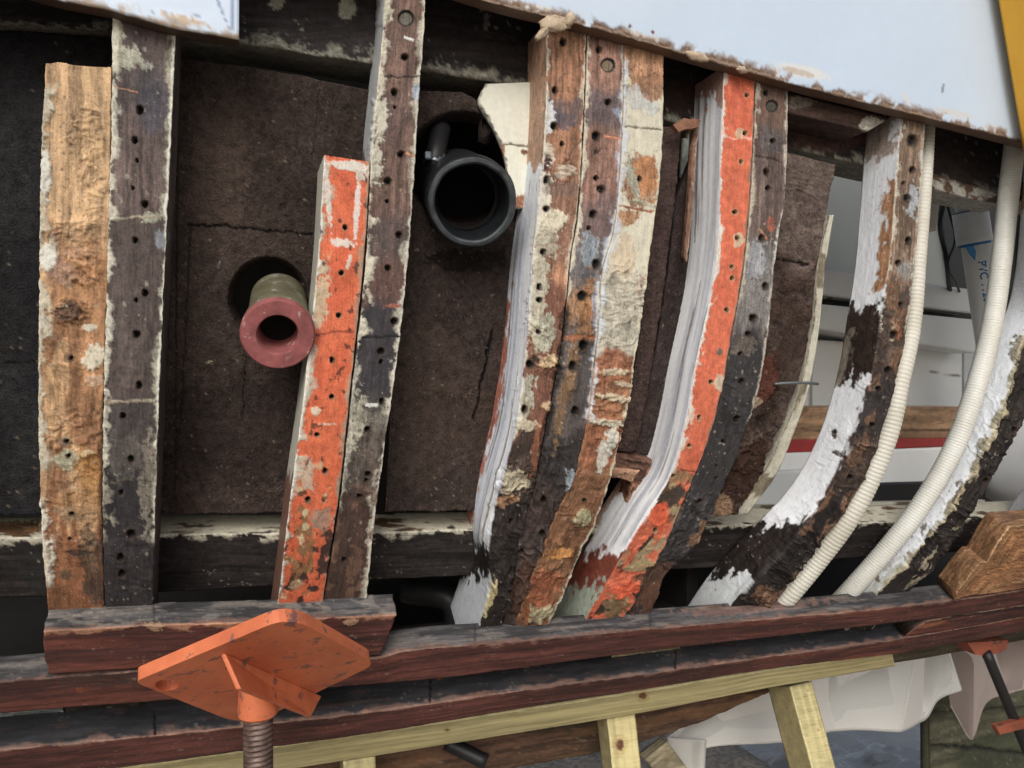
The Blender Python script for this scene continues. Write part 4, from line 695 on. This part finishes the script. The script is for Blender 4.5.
slab('keel_plank', [(-420, 830), (0, 790), (380, 740), (520, 716), (640, 700), (770, 672), (800, 668)], [(-420, 910), (0, 870), (380, 800), (520, 766), (600, 752), (700, 722), (770, 692), (800, 684)], 0, .05,
     [wood((88, 62, 46), .55), L_spots((60, 56, 38), 16, 6, .55, .08, k=.7), L_spots((120, 84, 54), 40, 6, .6, .06, k=.6), L_side(2, (40, 30, 24))], boat, res=.004, surf=plane(1.43), jag=.003, mat='plank_wood')
slab('keel_plank', [(790, 664), (900, 652), (1024, 628), (1200, 598)], [(790, 676), (900, 662), (1024, 640), (1200, 610)], .01, .05, [wood((74, 66, 50), .6)], boat, res=.004, jag=.002, mat='plank_wood')

# ------------------------------------------------------------------ inside the white cabin
cab = empty('white_cabinet', (1.6, 1.7, 1.02), 'white painted cabinet with a long dark slot inside the open hull', 'cabinet')
def cabp(name, a, b, c, d_, Y, dep, col, var=.03, extra=(), mat='painted_wood', par=None, j=.0004):
    return slab(name, [a, b], [c, d_], 0, dep, [flat(col, var, 6, .0004)] + list(extra), par or cab, res=.006, sres=.012, surf=plane(Y), jag=j, mat=mat, rgh=.4)
slabw = (190, 194, 192)
cabp('back_panel', (770, 100), (1090, 110), (770, 285), (1090, 300), 1.80, .02, (206, 212, 206))
cabp('upper_rail', (800, 266), (975, 290), (800, 292), (975, 313), 1.62, .10, (236, 238, 235))
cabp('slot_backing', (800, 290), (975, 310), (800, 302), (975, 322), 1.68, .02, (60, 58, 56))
cabp('slot_lip', (832, 296), (975, 312), (832, 299), (975, 315), 1.635, .02, (110, 108, 104))
cabp('middle_rail', (800, 302), (978, 320), (800, 326), (975, 353), 1.62, .14, (236, 238, 235))
cabp('door_panel', (790, 338), (962, 350), (790, 466), (962, 466), 1.70, .02, (238, 240, 238), extra=[L_line(930, 372, 960, 376, .8, (120, 110, 100), 0, .2), L_line(812, 334, 810, 446, 1.6, (140, 144, 144), 0, .1)])
cabp('end_panel', (964, 346), (1100, 350), (964, 470), (1100, 470), 1.73, .02, (206, 210, 210))
cabp('side_panel', (758, 300), (806, 330), (745, 500), (800, 470), 1.60, .02, (226, 230, 230))
shelf = empty('plywood_shelf', (1.2, 1.5, 1.3), 'brown plywood shelf board with a red stripe below it inside the hull', 'shelf')
cabp('board', (812, 407), (975, 407), (778, 440), (975, 438), 1.46, .14, (166, 128, 98), .2, extra=[wood((172, 134, 100), .7, fx=60, fs=4), L_line(780, 430, 975, 430, 1.2, (90, 64, 48), 0, .3)], mat='plank_wood', par=shelf)
cabp('stripe', (775, 440), (975, 438), (752, 455), (975, 445), 1.455, .03, (158, 48, 46), par=shelf)
low = empty('white_locker', (1.2, 1.4, 1.2), 'low white locker front above the stringer inside the hull', 'locker')
cabp('front_panel', (745, 455), (985, 446), (735, 515), (985, 484), 1.44, .02, (236, 239, 239), extra=[L_line(800, 470, 806, 500, 2, (110, 100, 84), 0, .5)], par=low)
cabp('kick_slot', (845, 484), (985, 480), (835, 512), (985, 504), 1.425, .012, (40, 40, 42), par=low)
cabp('front_panel', (740, 474), (806, 470), (735, 520), (800, 515), 1.41, .02, (216, 222, 224), par=low)
cabp('lower_edge', (740, 506), (985, 500), (740, 526), (985, 520), 1.39, .03, (186, 182, 166), .2, extra=[L_spots((100, 86, 66), 20, 12, .55)], par=low)
# pvc pipe with coupling
M_pvc = mat_plain('pvc', (226, 230, 230), (212, 218, 220), rough=.35, scale=12, bump=.0, amt=.8)
M_blue = mat_plain('blue_ink', (30, 130, 190), (24, 110, 170), rough=.5, scale=80)
pv = empty('drain_pipe', at(985, 345, 1.42), 'white plastic pipe with blue lettering and a coupling inside the hull', 'pipe')
pA, pB = at(962, 150, 1.42), at(1000, 400, 1.42)
ax = (pB - pA).normalized(); Lp = (pB - pA).length
tube('pipe', [pA, pB], .033, M_pvc, pv, seg=32, step=.01)
c0 = at(970, 212, 1.42); c1 = at(974.5, 243, 1.42)
cp = tube('coupling', [c0, c1], .0385, M_pvc, pv, seg=32, step=.01)
tube('cement_ring', [c1 - ax * .002, c1 + ax * .006], .0352, M_blue, pv, seg=32, step=.002); tube('cement_ring', [c0 - ax * .003, c0 + ax * .001], .0345, mat_plain('grey_ring', (90, 100, 100)), pv, seg=32, step=.002)
prism('ink_stain', [(966, 246), (973, 246), (976, 252), (975, 260), (971, 256), (968, 252)], 0, .001, M_blue, pv, surf=plane(1.384), jag=.6)
tx = bpy.data.curves.new('pipe_lettering', 'FONT'); tx.body = 'PVC 1120 SCH 40 PRESSURE'; tx.size = .024; tx.offset = .0006; tx.extrude = .0004; tx.materials.append(M_blue)
to = bpy.data.objects.new('lettering', tx); COL.objects.link(to)
tp = at(976, 262, 1.383); ydir = Vector((0, -1, 0)); ydir = (ydir - ax * ydir.dot(ax)); zdir = Vector((-.85, -1, 0)); zdir = (zdir - ax * zdir.dot(ax)).normalized(); yv = zdir.cross(ax)
cen = pA + ax * ((tp - pA).dot(ax)); Mx = Matrix.Identity(4)
for i, v in enumerate((ax, yv, zdir)):
    for j in range(3): Mx[j][i] = v[j]
Mx.translation = cen + zdir * .0334 - yv * .008; to.matrix_world = Mx
bpy.context.view_layer.update(); mw = to.matrix_world.copy()
dg = bpy.context.evaluated_depsgraph_get(); tm = bpy.data.meshes.new_from_object(to.evaluated_get(dg)); tm.transform(mw); bpy.data.objects.remove(to)
for v in tm.vertices:       # wrap the lettering round the pipe
    r = v.co - pA; al = r.dot(ax); q = r - ax * al; v.co = pA + ax * al + q.normalized() * .0337
lt = bpy.data.objects.new('lettering', tm); COL.objects.link(lt); lt.parent = pv; lt.matrix_parent_inverse = Matrix.Translation(-pv.location)
M_cab = mat_plain('cable_black', (30, 30, 32), rough=.5)
o = tube('black_cable', [at(942, 150, 1.6), at(944, 200, 1.55), at(940, 225, 1.55), at(946, 255, 1.52), at(949, 285, 1.6), at(952, 300, 1.7)], .006, M_cab, None, step=.006); tag(o, 'thick black cable hanging left of the white pipe inside the hull', 'cable')
o = tube('thin_cable', [at(950, 150, 1.5), at(947, 200, 1.5), at(955, 240, 1.5), at(948, 262, 1.5), at(956, 282, 1.56), at(962, 300, 1.7)], .003, M_cab, None, step=.006); tag(o, 'thin black wire looping beside the thick cable and the white pipe', 'cable')
cabp('painted_gap_shade', (934, 170), (1100, 180), (953, 292), (1100, 305), 1.785, .01, (70, 74, 72))  # flat dark panel standing in for the shade of a gap behind
cabp('inner_post', (1040, 180), (1100, 180), (1040, 470), (1100, 470), 1.70, .05, (226, 230, 230))
o = slab('trim_block', [(927, 188), (941, 190)], [(925, 229), (936, 231)], 0, .03, [flat((214, 212, 198), .06)], None, res=.004, surf=plane(1.3), mat='painted_wood'); tag(o, 'short cream block hanging below the beam beside the ribbed hose', 'block')
# white tank
M_tank = mat_plain('white_tank', (232, 235, 238), (224, 228, 232), rough=.3, scale=5, bump=0)
tkc = at(1019, 505, 1.42); o = lathe('water_tank', [(0, .001), (.004, .05), (.02, .08), (.05, .10), (.10, .108), (.30, .108), (.32, .09), (.322, .001)], tkc, (0, 0, 1), M_tank, None, closed=False); tag(o, 'rounded white tank behind the rightmost frame', 'tank')

# ------------------------------------------------------------------ hoses and fittings
M_hose = mat_plain('ribbed_hose', (206, 204, 194), (184, 180, 164), rough=.5, scale=14, bump=.05, spots=((120, 100, 70), 24, .7))
M_hose2 = mat_plain('bilge_hose', (208, 210, 204), (190, 190, 180), rough=.45, scale=12, bump=.04, spots=((130, 110, 76), 30, .68))
def hp(px, py, off): return Vector(hull(px, py, off)[0])
o = tube('ribbed_hose', [hp(929, 108, .045), hp(926, 160, .04), hp(923, 200, .035), hp(918, 256, .025), hp(911, 330, .018), hp(900, 380, .012), hp(889, 430, .008), hp(871, 476, .008), hp(852, 512, .006), hp(815, 562, .012), hp(783, 600, .012), hp(760, 622, .03)],
     [.0105, .0125, .0145, .0165, .018, .019], M_hose, None, step=.0012, rings=(.0068, .0006)); tag(o, 'cream ribbed hose running down beside the white-sided frame with the rotten middle', 'hose')
o = tube('smooth_hose', [hp(1018, 120, .03), hp(1014, 150, .03), hp(1008, 200, .03), hp(1002, 256, .03), hp(991, 330, .028), hp(972, 400, .026), hp(953, 450, .022), hp(919, 508, .018), hp(886, 550, .018), hp(846, 595, .022), hp(826, 616, .04)],
     .0165, M_hose2, None, step=.0012, rings=(.0050, .0006)); tag(o, 'white finely ribbed hose curving in front of the rightmost white frame', 'hose')
# pipe with worn pink flange
M_pink = mat_plain('worn_pink', (160, 84, 84), (122, 66, 64), rough=.75, scale=60, bump=.6, spots=((176, 150, 142), 70, .6))
M_verd = mat_plain('verdigris', (126, 124, 96), (92, 84, 62), rough=.6, scale=30, metal=.3, bump=.3, spots=((150, 150, 140), 60, .56))
fp = empty('flanged_pipe', hp(278, 335, .02), 'bronze pipe with a worn pink flange through the insulation', 'pipe')
f0 = hp(278, 335, -.02); b0 = hp(279, 300, .13); fa = (b0 - f0).normalized(); r1 = .0435
lathe('flange', [(.003, r1 * .54), (0, r1 * .58), (-.0006, r1 * .75), (0, r1 * .95), (.003, r1), (.012, r1 * 1.0), (.015, r1 * .93), (.015, r1 * .54), (.05, r1 * .52)], f0, fa, M_pink, fp)
lathe('pipe_body', [(.0155, r1 * .56), (.0155, r1 * .84), (.022, r1 * .84), (.026, r1 * .93), (.036, r1 * .95), (.04, r1 * .86), (.16, r1 * .86), (.16, r1 * .56)], f0, fa, M_verd, fp)
lathe('bore', [(.05, .0005), (.05, r1 * .55), (.055, r1 * .55), (.055, .0005)], f0, fa, mat_plain('bore_black', (12, 10, 10), rough=.9), fp, closed=False)
# black exhaust hose end
M_blk = mat_plain('exhaust_rubber', (34, 37, 40), (19, 21, 24), rough=.42, scale=18, bump=.15, spots=((110, 112, 112), 38, .70))
ex = empty('exhaust_hose', hp(471, 203, .03), 'wide black rubber hose end sticking out of the round hole', 'hose')
e0 = hp(472, 202, .0); e1 = hp(457, 188, .16); ea = (e1 - e0).normalized(); R = .0598
lathe('hose', [(0, R * .82), (-.003, R * .86), (-.003, R * .95), (.002, R), (.018, R * 1.01), (.02, R * .98), (.16, R * .98), (.16, R * .8), (.035, R * .8), (.033, R * .72), (.012, R * .8)], e0, ea, M_blk, ex, wob=.008, seg=64)
lathe('rim', [(-.0035, R * .83), (-.0055, R * .87), (-.005, R * .93), (-.0025, R * .965), (-.001, R * .9)], e0, ea, mat_plain('worn_rim_highlight', (70, 76, 80), (34, 38, 42), rough=.5, scale=60, bump=.5, spots=((150, 150, 148), 60, .66)), ex, wob=.01, seg=64)  # worn rubber rim, with a pale highlight painted into its grey
lathe('inner_liner', [(.07, R * .79), (.07, R * .70), (.076, R * .70), (.08, R * .79)], e0, ea, mat_plain('liner', (24, 24, 26), rough=.5), ex)
lathe('end_wall', [(.12, .0005), (.12, R * .8), (.125, R * .8), (.125, .0005)], e0, ea, mat_plain('bore_black', (12, 10, 10)), ex, closed=False)
hc = empty('clamped_hose', hp(432, 165, .05), 'small black hose with a metal clamp beside the round hole', 'hose')
tube('hose', [hp(441, 128, .11), hp(434, 162, .075), hp(430, 180, .10)], .014, mat_plain('black_rubber', (34, 34, 36)), hc, step=.004)
tube('clamp', [hp(436, 156, .078), hp(434, 166, .075)], .0155, mat_plain('clamp_steel', (120, 128, 136), (80, 86, 92), rough=.35, metal=.7), hc, step=.002)
box('clamp_screw', *(lambda c: (c.x - .012, c.x - .002, c.y - .022, c.y - .012, c.z - .006, c.z + .006))(hp(430, 160, .075)), mat_plain('clamp_steel', (120, 128, 136)), hc)
o = tube('bent_nail', [hp(774, 384, .02), hp(790, 383, .012), hp(806, 383, .008), hp(818, 384, .012)], .0022, mat_plain('nail_grey', (110, 118, 120), rough=.5, metal=.5), boat, step=.003)

# ------------------------------------------------------------------ orange jack pad on its screw
M_or = mat_plain('orange_paint', (222, 118, 72), (190, 92, 56), rough=.55, scale=14, bump=.3, spots=((126, 82, 74), 46, .575), spec=.35)
M_rust = mat_plain('rusty_screw', (128, 106, 96), (78, 62, 56), rough=.5, scale=60, metal=.4, bump=.3)
nrm = Vector((.05, -.62, -.78)).normalized()          # outward side of the pad's underside
pc = at(255, 672, .955)
def onpad(px, py, lift=0.):
    d = at(px, py, 1.0) - Vector((0, 0, ZC)); t = (pc + nrm * lift - Vector((0, 0, ZC))).dot(nrm) / d.dot(nrm); return Vector((0, 0, ZC)) + d * t
jk = empty('jack_stand', (pc.x, pc.y, 0), 'bright orange screw jack pad pressed under the lower planks, its plate filling the foreground', 'jack stand', 'orange jack stands under the hull')
corner = [(134, 682, 8), (290, 616, 26), (376, 664, 12), (246, 727, 30)]
def rounded(cs):
    out = []
    n = len(cs)
    for i in range(n):
        c = Vector(cs[i][:2]); p = Vector(cs[i-1][:2]); q = Vector(cs[(i+1) % n][:2]); r = cs[i][2]
        a = c + (p - c).normalized() * r; b = c + (q - c).normalized() * r
        for k in range(8):
            t = k / 7; out.append(a * (1-t)**2 + c * 2*t*(1-t) + b * t*t)
    return out
rp = rounded(corner); under = [onpad(p.x, p.y) for p in rp]; n = len(under); TH = .0145
hole = [onpad(167 + 12 * math.cos(t), 685 + 5.5 * math.sin(t)) for t in [2 * math.pi * k / 20 for k in range(20)]]
import bmesh
def pad_mesh():
    bm = bmesh.new(); vs = [bm.verts.new(p) for p in under]; hv = [bm.verts.new(p) for p in hole]
    ed = [bm.edges.new((vs[i], vs[(i+1) % n])) for i in range(n)] + [bm.edges.new((hv[i], hv[(i+1) % 20])) for i in range(20)]
    r = bmesh.ops.triangle_fill(bm, use_beauty=True, edges=ed, normal=nrm)
    fs = list(bm.faces); ex_ = bmesh.ops.extrude_face_region(bm, geom=fs)
    bmesh.ops.translate(bm, vec=-nrm * TH, verts=[v for v in ex_['geom'] if isinstance(v, bmesh.types.BMVert)])
    bmesh.ops.recalc_face_normals(bm, faces=bm.faces)
    me = bpy.data.meshes.new('pad_plate'); bm.to_mesh(me); bm.free(); return me
o = finish('pad_plate', pad_mesh(), M_or, jk, False); md = o.modifiers.new('bv', 'BEVEL'); md.width = .002; md.segments = 3; md.limit_method = 'ANGLE'; md.angle_limit = math.radians(50)
# bent bracket (channel) under the plate
def quadplate(name, pts, th, mat, parent, dirv):
    V = [Vector(p) for p in pts]; dv = Vector(dirv).normalized() * th; k = len(V)
    V2 = V + [p + dv for p in V]; Fc = [tuple(range(k)), tuple(range(2*k-1, k-1, -1))] + [(i, i+k, (i+1) % k + k, (i+1) % k) for i in range(k)]
    o = mesh_obj(name, V2, Fc, mat, parent, False); md = o.modifiers.new('bv', 'BEVEL'); md.width = .0015; md.segments = 2; return o
q1, q2 = onpad(225, 653), onpad(322, 696)
q3 = at(311, 717, q2.y - .035); q4 = at(241, 689, q1.y - .022)
bn = (q3 - q2).cross(q2 - q1); bn = bn if bn.y > 0 else -bn
quadplate('bracket', [q1, q2, q3, q4], .006, M_or, jk, bn)
bk = Vector((0, .06, -.006)); quadplate('bracket', [onpad(250, 672), onpad(318, 700), q3 + bk, q4 + bk], .006, M_or, jk, bn)
sc0 = at(258, 706, q1.y + .085); sc1 = Vector((at(261, 768, q1.y + .085).x, sc0.y, .42))
Lc = (sc1 - sc0).length
lathe('collar', [(-.05, .001), (-.05, .021), (-.004, .0225), (.002, .0235), (.009, .0225), (.012, .019), (.010, .001)], sc0, sc1 - sc0, M_or, jk, closed=False)
# threaded screw: real helical thread
def screw(p0, p1, r, pitch, dep, mat, parent):
    p0 = Vector(p0); ax_ = (Vector(p1) - p0); L = ax_.length; ax_.normalize(); a = ax_.orthogonal().normalized(); b = ax_.cross(a); seg = 20; V = []; Fc = []
    st = pitch / 6; m = int(L / st)
    for i in range(m + 1):
        for k in range(seg):
            th = 2 * math.pi * k / seg; ph = (i * st / pitch - k / seg) % 1.0; rr = r - dep * (0 if .2 < ph < .75 else 1)
            V.append(p0 + ax_ * (i * st) + (a * math.cos(th) + b * math.sin(th)) * rr)
    for i in range(m):
        for k in range(seg): Fc.append((i*seg+k, i*seg+(k+1) % seg, (i+1)*seg+(k+1) % seg, (i+1)*seg+k))
    return mesh_obj('screw', V, Fc, mat, parent, True)
screw(sc0, sc1, .0172, .0062, .0028, M_rust, jk)
lathe('stand_tube', [(0, .02), (0, .03), (.42, .03), (.42, .02)], (sc1.x, sc1.y, 0.42), (0, 0, -1), M_or, jk)
for k in range(3):
    a = 2 * math.pi * k / 3 + .5; tube('leg', [(sc1.x, sc1.y, .30), (sc1.x + .34 * math.cos(a), sc1.y + .34 * math.sin(a), .02)], .016, M_or, jk, step=.05)

# second stand at right
M_or2 = mat_plain('darker_orange', (168, 82, 52), (116, 62, 46), rough=.7, scale=30, bump=.3, spots=((70, 56, 50), 30, .55))  # deeper orange than the near stand, with dark spots
jr = empty('jack_stand', (at(1010, 700, 1.2).x, 1.2, 0), 'darker orange jack stand with a dark rod, small at the lower right behind torn plastic', 'jack stand', 'orange jack stands under the hull')
prism('pad_plate', [(968, 643), (1008, 640), (1006, 650), (990, 656), (976, 655)], 0, .05, M_or2, jr, surf=plane(1.22), jag=.3)
j0 = at(986, 652, 1.22); j1 = at(1022, 738, 1.20); jd = (j1 - j0).normalized()
tube('screw', [j0, j0 + jd * ((j0.z - .05) / -jd.z)], .010, mat_plain('dark_rod', (34, 32, 34), rough=.5), jr, step=.02)
prism('handle', [(996, 726), (1040, 716), (1042, 724), (1000, 735)], 0, .012, M_or2, jr, surf=plane(1.19), jag=.4)
jb = j0 + jd * ((j0.z - .05) / -jd.z)
lathe('base', [(0, .001), (0, .10), (.04, .09), (.05, .02), (.05, .001)], (jb.x, jb.y, 0.0), (0, 0, 1), M_or2, jr, closed=False)

# ------------------------------------------------------------------ pale timber shoring
M_pine = mat_plain('pine_post', (206, 188, 130), (176, 158, 104), rough=.7, scale=8, bump=.2, amt=.8)
def pine(knots=()):
    return [wood((188, 176, 124), .8, fx=110, fs=3, var=.25), L_side(1, (192, 182, 134)), L_side(2, (150, 134, 86)), L_edge(0, .002, (216, 204, 150), h=0), L_edge(1, .0015, (150, 132, 84), h=0)] + [L_blob(x, y, rx, ry, a, (112, 74, 50), 0, .3) for x, y, rx, ry, a in knots] + [L_blob(x, y, rx * 1.9, ry * 1.9, a, (176, 148, 92), 0, .3, k=.5) for x, y, rx, ry, a in knots] + [L_blob(x, y, rx * .9, ry * .9, a, (104, 66, 44), 0, .3) for x, y, rx, ry, a in knots]
sh = empty('timber_shoring', (.5, 1.1, 0), 'pale yellow-green lumber rail on three posts propping the hull', 'timber frame')
slab('rail', [(-60, 798), (130, 768), (276, 747), (400, 729), (512, 712), (640, 692), (768, 671), (892, 652)], [(-60, 832), (130, 800), (276, 772), (400, 752), (512, 734), (640, 713), (768, 688), (895, 666)], -.012, .04,
     pine([(643, 696, 4, 3.4, 0), (447, 730, 2, 1.6, 0)]), sh, res=.003, jag=.0006, mat='plank_wood', rgh=.65, gr=.2)
def post(tx, ty, bx, by, w0, w1, Yt, Yb, d, knots=()):
    Yt = hull(tx, ty, .0)[0][1] + .0; Yb = Yt - (.05 if bx > tx + 10 else 0)
    # top centre pixel / lower centre pixel give the lean; carried down to the ground
    p0 = at(tx, ty, Yt); p1 = at(bx, by, Yb); dr = (p1 - p0); p2 = p0 + dr * ((p0.z + .0) / -dr.z)
    s0 = w0; a = Vector((1, 0, 0)); t = dr.normalized(); a = (a - t * a.dot(t)).normalized()
    A = [p0 - a * w0 / 2, p2 - a * w0 / 2]; 
    def surf2(px, py, off=0.):
        q = (py - 0.) ; v = px
        P = np.array(p0)[None, :] + (np.array(p2) - np.array(p0))[None, :] * np.asarray(q)[:, None] + np.array(a)[None, :] * np.asarray(v)[:, None]
        nn = np.cross(np.array(a), np.array(t)); nn = nn if nn[1] > 0 else -nn
        return P + nn * off, np.repeat(nn[None, :], len(P), 0)
    return slab('post', [(-w0 / 2, 0), (-w0 / 2, 1)], [(w0 / 2, 0), (w0 / 2, 1)], 0, d, pine(knots)+[L_side(1, (150, 136, 92), .8)], sh, res=.003, surf=surf2, jag=.0006, mat='plank_wood', rgh=.65, gr=.2)
post(359, 754, 361, 790, .052, 0, 1.10, 1.10, .06)
post(621, 714, 627, 768, .056, 0, 1.12, 1.07, .05, [(620, 745, 4, 6, 0)])
post(801, 684, 824, 768, .052, 0, 1.13, 1.03, .075, [(808, 690, 1, 1, 0), (818, 730, 1, 1, 0)])

# ------------------------------------------------------------------ plastic sheets, bank timber, yellow post
def folds(amp, fr, ang=0.):
    def f(g):
        a = math.radians(ang); x = g.px * math.cos(a) + g.py * math.sin(a)
        w = vn(g.px * .006, g.py * .008, 3)
        q = (x * fr + .8 * w) % 1.0; cr = np.where(q < .3, q / .3, (1 - q) / .7)
        x2 = g.px * math.cos(a + .7) + g.py * math.sin(a + .7); q2 = (x2 * fr * .7 + .5 * w) % 1.0; c2 = np.where(q2 < .6, q2 / .6, (1 - q2) / .4)
        return amp * (cr + .6 * c2 - .8)
    return f
TP = plane(1.56)
tp_ = tag(empty('plastic_tarp', at(800, 700, 1.34)), 'pale grey plastic sheet hung under the hull behind the posts', 'tarp')
slab('sheet', [(668, 738), (720, 708), (775, 680), (840, 662), (900, 648), (944, 640), (956, 655)], [(672, 762), (715, 748), (780, 742), (850, 732), (925, 722), (941, 700), (962, 690)], 0, .003,
     [flat((222, 222, 218), .03, 8)], tp_, fold=folds(.022, .011, 40), res=.006, surf=TP, jag=.002, jsc=12, mat='sheet_plastic', rgh=.35)
slab('hanging_fold', [(668, 738), (668, 800)], [(708, 741), (702, 800)], -.012, .003, [flat((212, 210, 204), .05, 8)], tp_, fold=folds(.01, .03, 0), res=.006, surf=TP, jag=.004, jsc=12, mat='sheet_plastic', rgh=.35)
tq = slab('torn_plastic', [(940, 640), (1000, 634), (1060, 630)], [(948, 705), (976, 742), (990, 700), (1060, 690)], 0, .002, [flat((160, 142, 134), .12, 8)], None, fold=folds(.02, .016, -30), res=.006, surf=plane(1.6), jag=.003, jsc=12, mat='sheet_plastic', rgh=.3)
tag(tq, 'torn translucent brownish plastic hanging below the hull at the lower right', 'tarp')
o = slab('bank_timber', [(930, 650), (1300, 600)], [(932, 1100), (1300, 1100)], 0, .04, [wood((78, 76, 58), .6, fx=60, fs=5), L_spots((50, 58, 40), 8, 4, .5, .1, k=.7), L_line(930, 745, 1100, 760, 2, (26, 24, 20), -.01), L_line(930, 712, 1100, 706, 1.5, (34, 30, 24), -.01)], None, res=.008, sres=.02, surf=plane(1.95), jag=.006, mat='plank_wood'); tag(o, 'mossy dark timber baulk at the edge of the bank', 'timber')
# clutter seen between the posts
o = tube('black_pipe', [at(446, 742, 1.40), at(486, 762, 1.37)], .014, mat_plain('black_rubber', (34, 34, 36)), None, step=.01); tag(o, 'short black pipe end behind the shoring rail', 'pipe')
o = slab('scrap_board', [(645, 760), (668, 742)], [(672, 790), (690, 772)], 0, .03, [wood((150, 138, 110))], None, res=.006, surf=plane(1.5), mat='plank_wood'); tag(o, 'weathered board leaning beside the middle post and tarp', 'board')
M_yel = mat_plain('yellow_paint', (240, 176, 36), (226, 160, 28), rough=.45, scale=9, bump=.05, spots=((110, 80, 40), 22, .72))
y0 = at(1014, -120, .93); y1 = at(1060, 160, .93); yd = (y1 - y0).normalized(); yb = y0 + yd * ((y0.z) / -yd.z); yt = y0 - yd * .5
yl = empty('yellow_post', (yb.x, yb.y, 0), 'yellow painted steel post leaning at the upper right corner', 'post')
beam('tube', yt, yb, .085, .07, M_yel, yl, bev=.012)
box('foot_plate', yb.x - .09, yb.x + .09, yb.y - .09, yb.y + .09, .002, .02, M_yel, yl)
bpy.context.view_layer.update()
